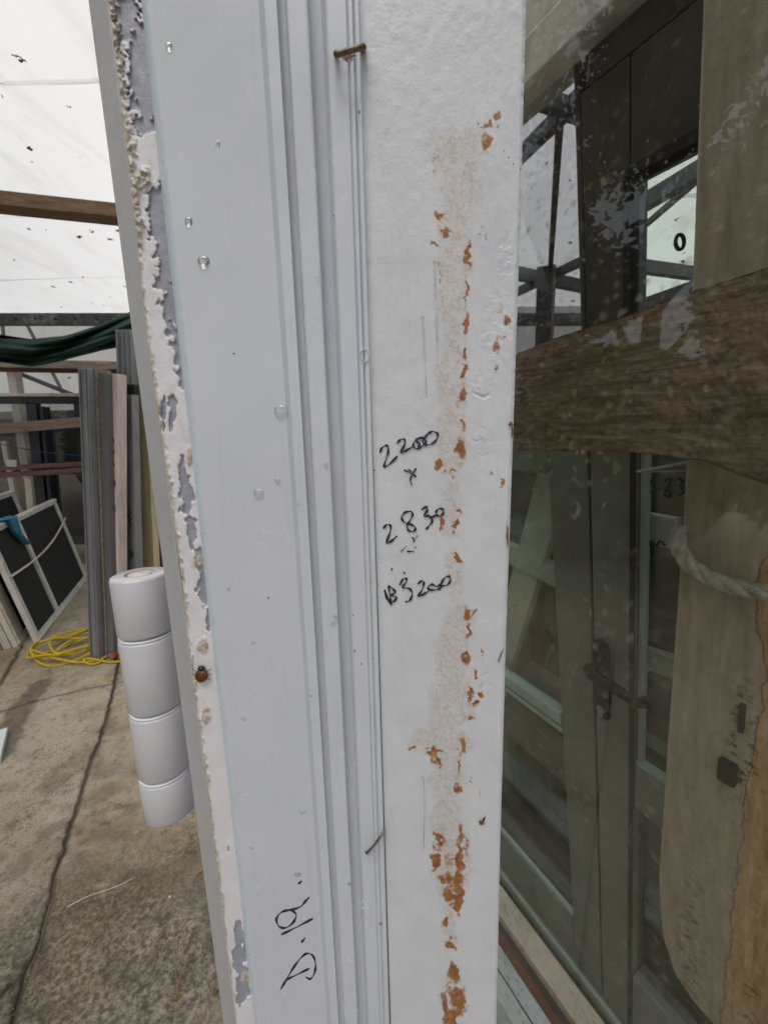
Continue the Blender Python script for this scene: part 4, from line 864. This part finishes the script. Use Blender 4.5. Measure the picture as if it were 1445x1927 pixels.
# ---------------- handwriting
def J2(px, py, off): return J(px, py, off)
def stroke(b, pts, w_, off, sc, ox, oy):
    ps = [Vector((ox+x_/sc, oy+y_/sc, 0)) for x_, y_ in pts]; ps = smooth(ps, 6)
    L, Rr = [], []; n = len(ps)
    for i, p in enumerate(ps):
        t = (ps[min(i+1, n-1)]-ps[max(i-1, 0)]).normalized(); nn = Vector((-t.y, t.x, 0)); ww = w_*(.75+.35*math.sin(i*.7+n))*(.6 if i in (0, n-1) else 1)
        L.append(J2(p.x+nn.x*ww, p.y+nn.y*ww, off)); Rr.append(J2(p.x-nn.x*ww, p.y-nn.y*ww, off))
    vs = L+Rr; b.add(vs, [(i, i+1, n+i+1, n+i) for i in range(n-1)])
    k = 8; c0_, c1_ = ps[0], ps[-1]
    for c_ in (c0_, c1_): b.add([J2(c_.x+math.cos(2*math.pi*i/k)*w_*.8, c_.y+math.sin(2*math.pi*i/k)*w_*.8, off-.00001) for i in range(k)], [tuple(range(k))])
def write(strokes, w_, off, sc, ox, oy, nm='handwriting', mat='ink', label=None):
    b = MB()
    for i, s_ in enumerate(strokes): stroke(b, s_, w_, off-.00002*i, sc, ox, oy)
    n = len(b.v); o = b.build(nm, mat, jb, 0, [(v.x, v.z) for v in b.v], fix=False)
    if label: o['label'] = label
    return o
OB = .0016-.0005
write([[(148, 188), (158, 166), (180, 156), (190, 170), (184, 205), (168, 260), (192, 252), (233, 212)], [(235, 142), (252, 126), (270, 126), (272, 148), (252, 192), (280, 180), (318, 158)],
       [(350, 118), (326, 130), (314, 156), (330, 172), (356, 162), (378, 142), (368, 120), (345, 118)], [(330, 135), (350, 150), (340, 160)], [(385, 100), (410, 86), (436, 95), (434, 122), (408, 148), (376, 152), (362, 134), (385, 100)]], 2.4, OB, 2.676, 660, 780, label='black handwritten 2200')
write([[(270, 280), (295, 292), (328, 312)], [(328, 272), (312, 300), (300, 325), (306, 352)], [(290, 278), (308, 290)]], 1.9, OB, 2.676, 660, 780, label='small handwritten x')
write([[(166, 572), (180, 556), (200, 560), (198, 592), (180, 646), (204, 638), (230, 614)], [(302, 488), (272, 494), (256, 520), (272, 544), (308, 556), (326, 572), (314, 590), (290, 582), (284, 560), (300, 530), (312, 502), (302, 488)],
       [(358, 478), (384, 464), (384, 486), (368, 510), (398, 512), (410, 536), (394, 562), (380, 576)], [(400, 520), (428, 508), (430, 490), (444, 474), (466, 480), (464, 500), (444, 512), (430, 504)]], 2.3, OB, 2.676, 660, 780, label='black handwritten 2830')
write([[(172, 886), (184, 925), (202, 958), (198, 915), (192, 866), (212, 880), (226, 896), (204, 910), (230, 922), (208, 946), (180, 922), (170, 892)], [(248, 856), (262, 832), (280, 826), (278, 846), (262, 872), (296, 878), (310, 904), (296, 938), (278, 944)],
       [(340, 852), (358, 838), (368, 850), (358, 886), (338, 916), (366, 906), (400, 884)], [(400, 884), (388, 872), (408, 856), (432, 866), (455, 856), (450, 876), (424, 884), (400, 884)], [(452, 858), (472, 824), (496, 816), (502, 834), (486, 858), (452, 864)]], 2.2, OB, 2.676, 660, 780, label='black handwritten $3200')
b_ = [[(310, 620), (322, 634), (316, 640)], [(285, 690), (316, 690)], [(205, 776), (208, 784)], [(266, 796), (272, 802)]]
write(b_, 1.6, OB, 2.676, 660, 780, 'ink_spots', 'ink'); write([[(250, 692), (280, 664)], [(338, 610), (326, 622)], [(320, 672), (330, 664)], [(625, 985), (606, 1022)], [(635, 980), (618, 1002)]], 1.2, OB, 2.676, 660, 780, 'faded_ink', 'smudge')
OM = -.0018-.00012
write([[(925, 1752), (945, 1718), (980, 1658), (1018, 1606), (1052, 1578), (1082, 1588), (1096, 1625), (1092, 1672), (1072, 1704), (1050, 1697)], [(952, 1708), (1000, 1685), (1062, 1654)], [(1028, 1520), (1042, 1502)], [(928, 1482), (1000, 1447), (1080, 1405)],
       [(968, 1360), (930, 1370), (902, 1402), (912, 1440), (944, 1450), (984, 1424), (1000, 1384), (975, 1360)], [(968, 1362), (1020, 1345), (1050, 1312), (1062, 1300)], [(1013, 1228), (1024, 1218)]], 2.3, OM, 2.65, 180, 1200, label='black handwritten D.19. written sideways')
# marks: brown chips at the board edge, dark scratches, specks
def blob(pts, off, nm, mat): 
    b = MB(); b.add([J(x_, y_, off) for x_, y_ in pts], [tuple(range(len(pts)))]); return b.build(nm, mat, jb, fix=False)
def chip(cx_, cy_, rx, ry, nm, mat, off=OB-.0002, n=14, sd=0, ang=0):
    r2 = random.Random(sd); pts = []
    for i in range(n):
        a = 2*math.pi*i/n; k = r2.uniform(.55, 1.2); dx, dy = math.cos(a)*rx*k, math.sin(a)*ry*k
        pts.append((cx_+dx*math.cos(ang)-dy*math.sin(ang), cy_+dx*math.sin(ang)+dy*math.cos(ang)))
    return blob(pts, off, nm, mat)
chip(961, 798, 5, 5, 'bare_chip', 'chip', .0008, sd=1); chip(964, 812, 2.2, 14, 'bare_chip', 'chip', .0008, sd=2); chip(955, 1010, 2.6, 22, 'bare_chip', 'chip', .0008, sd=3)
chip(942, 1235, 2, 20, 'scratch', 'smudge', .0006, sd=4, ang=.35); chip(906, 1549, 6, 4, 'brown_speck', 'chip', .0004, sd=5); chip(910, 1543, 2, 7, 'brown_speck', 'black', .0003, sd=6, ang=.5)
for i, (x_, y_) in enumerate(((900, 232), (905, 238), (948, 283), (957, 295), (966, 308), (979, 318), (676, 210), (628, 405), (664, 1158), (667, 1225), (727, 860), (680, 1250), (704, 885), (585, 1310), (505, 1125), (440, 665))):
    chip(x_, y_, 1.6, 2.2 if i != 6 else 6, 'dark_speck', 'smudge' if i % 3 else 'black', (.0004 if x_ > 700 else -.0022), sd=10+i, n=8)
for pl in ([(818, 495), (820, 560), (823, 640), (823, 690)], [(795, 600), (800, 680), (802, 745)], [(797, 1600), (799, 1500), (795, 1460)]):
    write([pl], .55, OB, 1, 0, 0, 'paint_crack', 'pencil')
# ---------------- staples
def staple(pp, r, mat, lab):
    b = MB(); b.tube(smooth([J(*p) for p in pp], 5), r, 8); o = b.build('staple', mat, jb); o['label'] = lab
staple([(634, 98, .001), (632, 99, -.004), (634, 101, -.0065), (652, 96, -.0068), (680, 88, -.0065), (685, 88, -.005), (684, 90, .002)], .0009, 'brass', 'large tarnished staple bridging the joint near the top')
staple([(690, 1606, .001), (689, 1605, -.002), (692, 1604, -.0035), (708, 1586, -.0045), (721, 1568, -.003), (723, 1565, -.001), (723, 1565, .002)], .00062, 'steelst', 'thin steel staple near the bottom of the joint')
chip(657, 106, 15, 5, 'staple_rust', 'chip', -.0014, sd=40, ang=-.25)
b = MB(); b.tube([J(x_, y_, -.0012) for x_, y_ in ((684, 657), (677, 662), (678, 672), (684, 683), (692, 679), (694, 664), (690, 657), (684, 657))], .00028, 6); o = b.build('paint_blister', 'metal', jb, 0, None); o['label'] = 'heart shaped ring of lifted paint on the joint'
# ---------------- hinge
hT, hB = P(263, 1079, .196), P(322, 1520, .216)
ax = (hB-hT); HL = ax.length; ax.normalize(); hr = 49/FPX*.197
hg_ = bpy.data.objects.new('hinge', None); COL.objects.link(hg_); hg_.parent = jb; hg_.location = hT-wloc(jb)
cuts = [0, .232, .535, .815, 1.0]
for i in range(4):
    a, b__ = cuts[i]*HL+(.0009 if i else 0), cuts[i+1]*HL-(.0009 if i < 3 else 0); f_ = .0011
    prof = [(hr*.52 if i == 0 else hr*.7, a), (hr-f_*1.3, a), (hr-f_*.4, a+f_*.4), (hr, a+f_*1.3), (hr, b__-f_*1.3), (hr-f_*.4, b__-f_*.4), (hr-f_*1.3, b__), (0 if i == 3 else hr*.7, b__)]
    b = MB(); b.lathe(hT, ax, prof, 48); b.build('knuckle', 'hinge', hg_)
    if i < 3:
        b = MB(); b.lathe(hT, ax, [(hr*.7, b__+.0008), (hr-.0008, b__+.0008), (hr-.0005, b__+.0011), (hr-.0005, b__+.0019), (hr*.7, b__+.0019)], 48); b.build('washer_ring', 'ring', hg_)
b = MB(); b.lathe(hT, ax, [(hr*.40, .002), (hr*.40, .0003), (hr*.37, .0001), (0, .0001)], 32); b.lathe(hT, ax, [(hr*.53, .0001), (hr*.53, .0015), (hr*.38, .0015)], 32); b.build('pin_cap', 'cap', hg_)
side = (J(330, 1300, .03)-hT.lerp(hB, .5)); 
b = MB(); mid1, mid2 = hT+ax*.004, hB-ax*.004
tgt1, tgt2 = J(352, 1079, .030), J(392, 1520, .030)
off_ = Vector((0, .004, 0)); b.hexa([mid1, tgt1, tgt1+off_, mid1+off_, mid2, tgt2, tgt2+off_, mid2+off_]); b.build('hinge_leaf', 'hinge', hg_, .0005)
# ---------------- ladybird
jn = (J(380, 1268, 0)-CAM).normalized(); q0 = J(380, 1269, .0008)
lbx = (J(390, 1268)-J(380, 1268)).normalized(); lby = (J(380, 1258)-J(380, 1268)).normalized(); lbn = -(lbx.cross(lby)).normalized()
if lbn.dot(CAM-q0) < 0: lbn = -lbn
lad = thing('ladybird', q0, 'orange brown ladybird with dark head crawling on the peeling edge', 'ladybird')
def dome(b, c, rx, ry, rz, n=20, m_=8, half=None):
    vs = []; 
    for j in range(m_+1):
        ph = math.pi/2*j/m_
        for i in range(n):
            a = 2*math.pi*i/n; x_ = math.cos(a)*math.cos(ph)*rx; y_ = math.sin(a)*math.cos(ph)*ry
            if half: x_ = max(x_*half, .00004)*half
            vs.append(c+lbx*x_+lby*y_+lbn*math.sin(ph)*rz)
    b.add(vs, [(j*n+i, j*n+(i+1) % n, (j+1)*n+(i+1) % n, (j+1)*n+i) for j in range(m_) for i in range(n)], True)
u_ = .0029
for h in (-1, 1):
    b = MB(); dome(b, q0-lby*.0004+lbn*.0003, u_*.98, u_*1.12, u_*.8, half=h); b.build('wing_case', 'shell', lad)
b = MB(); dome(b, q0+lby*.0030+lbn*.0003, u_*.55, u_*.42, u_*.5); b.build('head', 'black', lad)
for x_, y_ in ((-.45, .25), (.45, .3), (-.5, -.4), (.5, -.35), (0, .55)):
    b = MB(); c_ = q0+lbx*x_*u_+lby*y_*u_+lbn*(u_*.8*math.sqrt(max(0, 1-x_*x_-(y_/1.12)**2))+.0002); dome(b, c_-lbn*.0002, u_*.16, u_*.16, u_*.07, 10, 3); b.build('spot', 'black', lad)
for h in (-1, 1):
    for k in (-1, 0, 1):
        b = MB(); b.tube([q0+lbx*h*u_*.8+lby*k*u_*.6+lbn*.0004, q0+lbx*h*u_*1.2+lby*k*u_*.8+lbn*.0007, q0+lbx*h*u_*1.45+lby*k*u_*.95-lbn*.0001], .00012, 5); b.build('leg', 'black', lad)
    b = MB(); b.tube([q0+lby*u_*1.3+lbx*h*.0004+lbn*.0008, q0+lby*u_*1.8+lbx*h*.0012+lbn*.0012], .00009, 5); b.build('feeler', 'black', lad)
# ---------------- water droplets
drops = [(383, 493, 11, 12, 'large teardrop water droplet on the grey metal, upper left'), (355, 418, 7, 10, 'long droplet just above the large teardrop one'), (318, 88, 6, 9, 'topmost water droplet on the grey metal'), (410, 273, 4, 9, 'faint flat droplet between topmost and teardrop ones'),
 (529, 775, 13, 14, 'largest round water droplet, level with the 2200 writing'), (487, 929, 10, 10, 'round droplet below left of the largest one'), (523, 905, 6, 6.5, 'small round droplet right of the round one at mid height'), (613, 876, 3.5, 6, 'oval droplet on the middle ridge, level with the small x'),
 (604, 832, 2.5, 4, 'tiny droplet on the middle ridge above the oval one'), (632, 1162, 5, 7, 'upper droplet of a touching pair on the ridge edge'), (626, 1174, 3.5, 5, 'lower droplet of a touching pair on the ridge edge'), (430, 1107, 4, 4.5, 'small droplet level with the dollar price'),
 (477, 1209, 4.5, 4.5, 'small droplet above the ladybird level on grey metal'), (458, 1352, 4.5, 5, 'small droplet below the ladybird level on grey metal'), (569, 1528, 6, 5.5, 'small droplet on grey metal well above the D.19. writing'), (560, 1645, 6, 6, 'droplet just above the D.19. writing'),
 (596, 522, 3, 5, 'small droplet on the ridge near the top third'), (630, 617, 3, 8, 'long thin droplet beside the dark groove'), (562, 950, 2, 3, 'tiny droplet at the edge of the flat face'), (473, 1596, 3.5, 4, 'pinhead droplet at lower left of the flat face'), (657, 1665, 3, 4, 'tiny droplet beside the dark groove, left of the lower rust'), (716, 1740, 3.5, 5, 'tiny droplet at the board joint near the bottom')]
dn = None
for (x_, y_, a_, c_, lab) in drops:
    q = J(x_, y_, -.00185 if x_ < 590 else -.0011); e1 = (J(x_+5, y_)-J(x_, y_)).normalized(); e2 = (J(x_, y_+5)-J(x_, y_)).normalized(); en = e1.cross(e2).normalized()
    if en.dot(CAM-q) < 0: en = -en
    sc = jd(y_)/FPX; b = MB(); n, m_ = 24, 8; vs = []
    for j in range(m_+1):
        ph = math.pi/2*j/m_
        for i in range(n):
            a = 2*math.pi*i/n; vx = math.cos(a)*math.cos(ph)**.8*a_*sc*(1-.22*math.sin(a)*-1*(-1)); vy = math.sin(a)*math.cos(ph)**.8*c_*sc
            vs.append(q+e1*vx+e2*vy+en*math.sin(ph)*min(a_, c_)*sc*.5)
    vs.append(q); b.add(vs, [(j*n+i, j*n+(i+1) % n, (j+1)*n+(i+1) % n, (j+1)*n+i) for j in range(m_) for i in range(n)]+[(i, (i+1) % n, len(vs)-1) for i in range(n)], True)
    o = b.build('water_droplet', 'water'); tag(o, lab, 'droplet', 'water droplets on the jamb')
# ================================================================ trees to the left, mirrored in the glass
def tree(x, y, h, r, seed, label, base=.08):
    rr = random.Random(seed); t = thing('yard_tree', (x, y, 0), label, 'tree', 'trees beyond the yard')
    b = MB(); b.tube([Vector((x+.1*math.sin(i), y+.1*math.cos(i*1.3), h*.7*i/6)) for i in range(7)], [.16*(1-i/8) for i in range(7)], 10)
    for k in range(7):
        a = rr.random()*6.3; z = h*rr.uniform(.25, .6); b.tube([Vector((x, y, z)), Vector((x+math.cos(a)*r*.4, y+math.sin(a)*r*.4, z+h*.12)), Vector((x+math.cos(a)*r*.8, y+math.sin(a)*r*.8, z+h*.2))], [.06, .035, .015], 6)
    b.build('trunk', 'bark', t)
    vs, fs = [], []; rs = np.random.RandomState(seed); n0 = 90000
    q = rs.normal(0, 1, (n0, 3)); q /= np.linalg.norm(q, axis=1)[:, None]; q *= (rs.uniform(0, 1, n0)**.4)[:, None]
    q = q*np.array([r, r, h*(1-base)/2])+np.array([x, y, h*(1+base)/2])
    keep = (fbm(q[:, 1]*1.15+q[:, 0]*.2, q[:, 2]*1.15+q[:, 0]*.15, 200+seed, 4) < .515) & (rs.uniform(0, 1, n0) < .7)
    for p in q[keep]:
        p = Vector(p); u = Vector((rr.gauss(0, 1), rr.gauss(0, 1), rr.gauss(0, 1))).normalized(); v = u.orthogonal().normalized(); s_ = rr.uniform(.03, .07); k = len(vs)
        vs += [p-u*s_, p+v*s_*.5, p+u*s_, p-v*s_*.5]; fs.append((k, k+1, k+2, k+3))
    b = MB(); b.add(vs, fs); b.build('crown', 'leaves', t, fix=False)
tree(-5.4, .5, 8.5, 1.9, 1, 'broad tall leafy tree beyond the yard, opposite the glass'); tree(-6.8, -1.9, 9.0, 2.0, 2, 'tallest leafy tree behind the broad one'); tree(-4.9, .9, 2.6, 1.5, 6, 'low round shrub in front of the broad tall tree', 0); tree(-5.0, -1.2, 2.9, 1.5, 7, 'taller round shrub in front of the tallest tree', 0)
tree(-4.6, -3.2, 5.0, 1.4, 3, 'low bushy tree nearest the photographer')
# faint pen marks on the lower glass of the handle door
def gmark(pts, nm='pen_mark'):
    b = MB(); b.tube(smooth([lean(px_, py_, A0-.0+.019) for px_, py_ in pts], 4), .0016, 5); b.build(nm, 'seal', dr)
gmark([(1250, 905), (1262, 900), (1256, 918), (1250, 930), (1262, 935), (1256, 918)]); gmark([(1275, 902), (1285, 904), (1280, 915), (1286, 925), (1276, 932)]); gmark([(1212, 1020), (1220, 1028), (1226, 1018), (1234, 1028), (1242, 1018), (1252, 1028)])
gmark([(1215, 905), (1225, 903), (1222, 915), (1214, 925), (1228, 924)])
tree(-2.2, -5.6, 9.0, 2.3, 4, 'unseen dense tree added behind the camera at left to darken the metal reflection', .34); tree(2.0, -6.4, 9.5, 2.6, 5, 'unseen dense tree added behind the camera at right to darken the metal reflection', .34)  # unseen trees added behind the camera to darken the metal's upper reflection
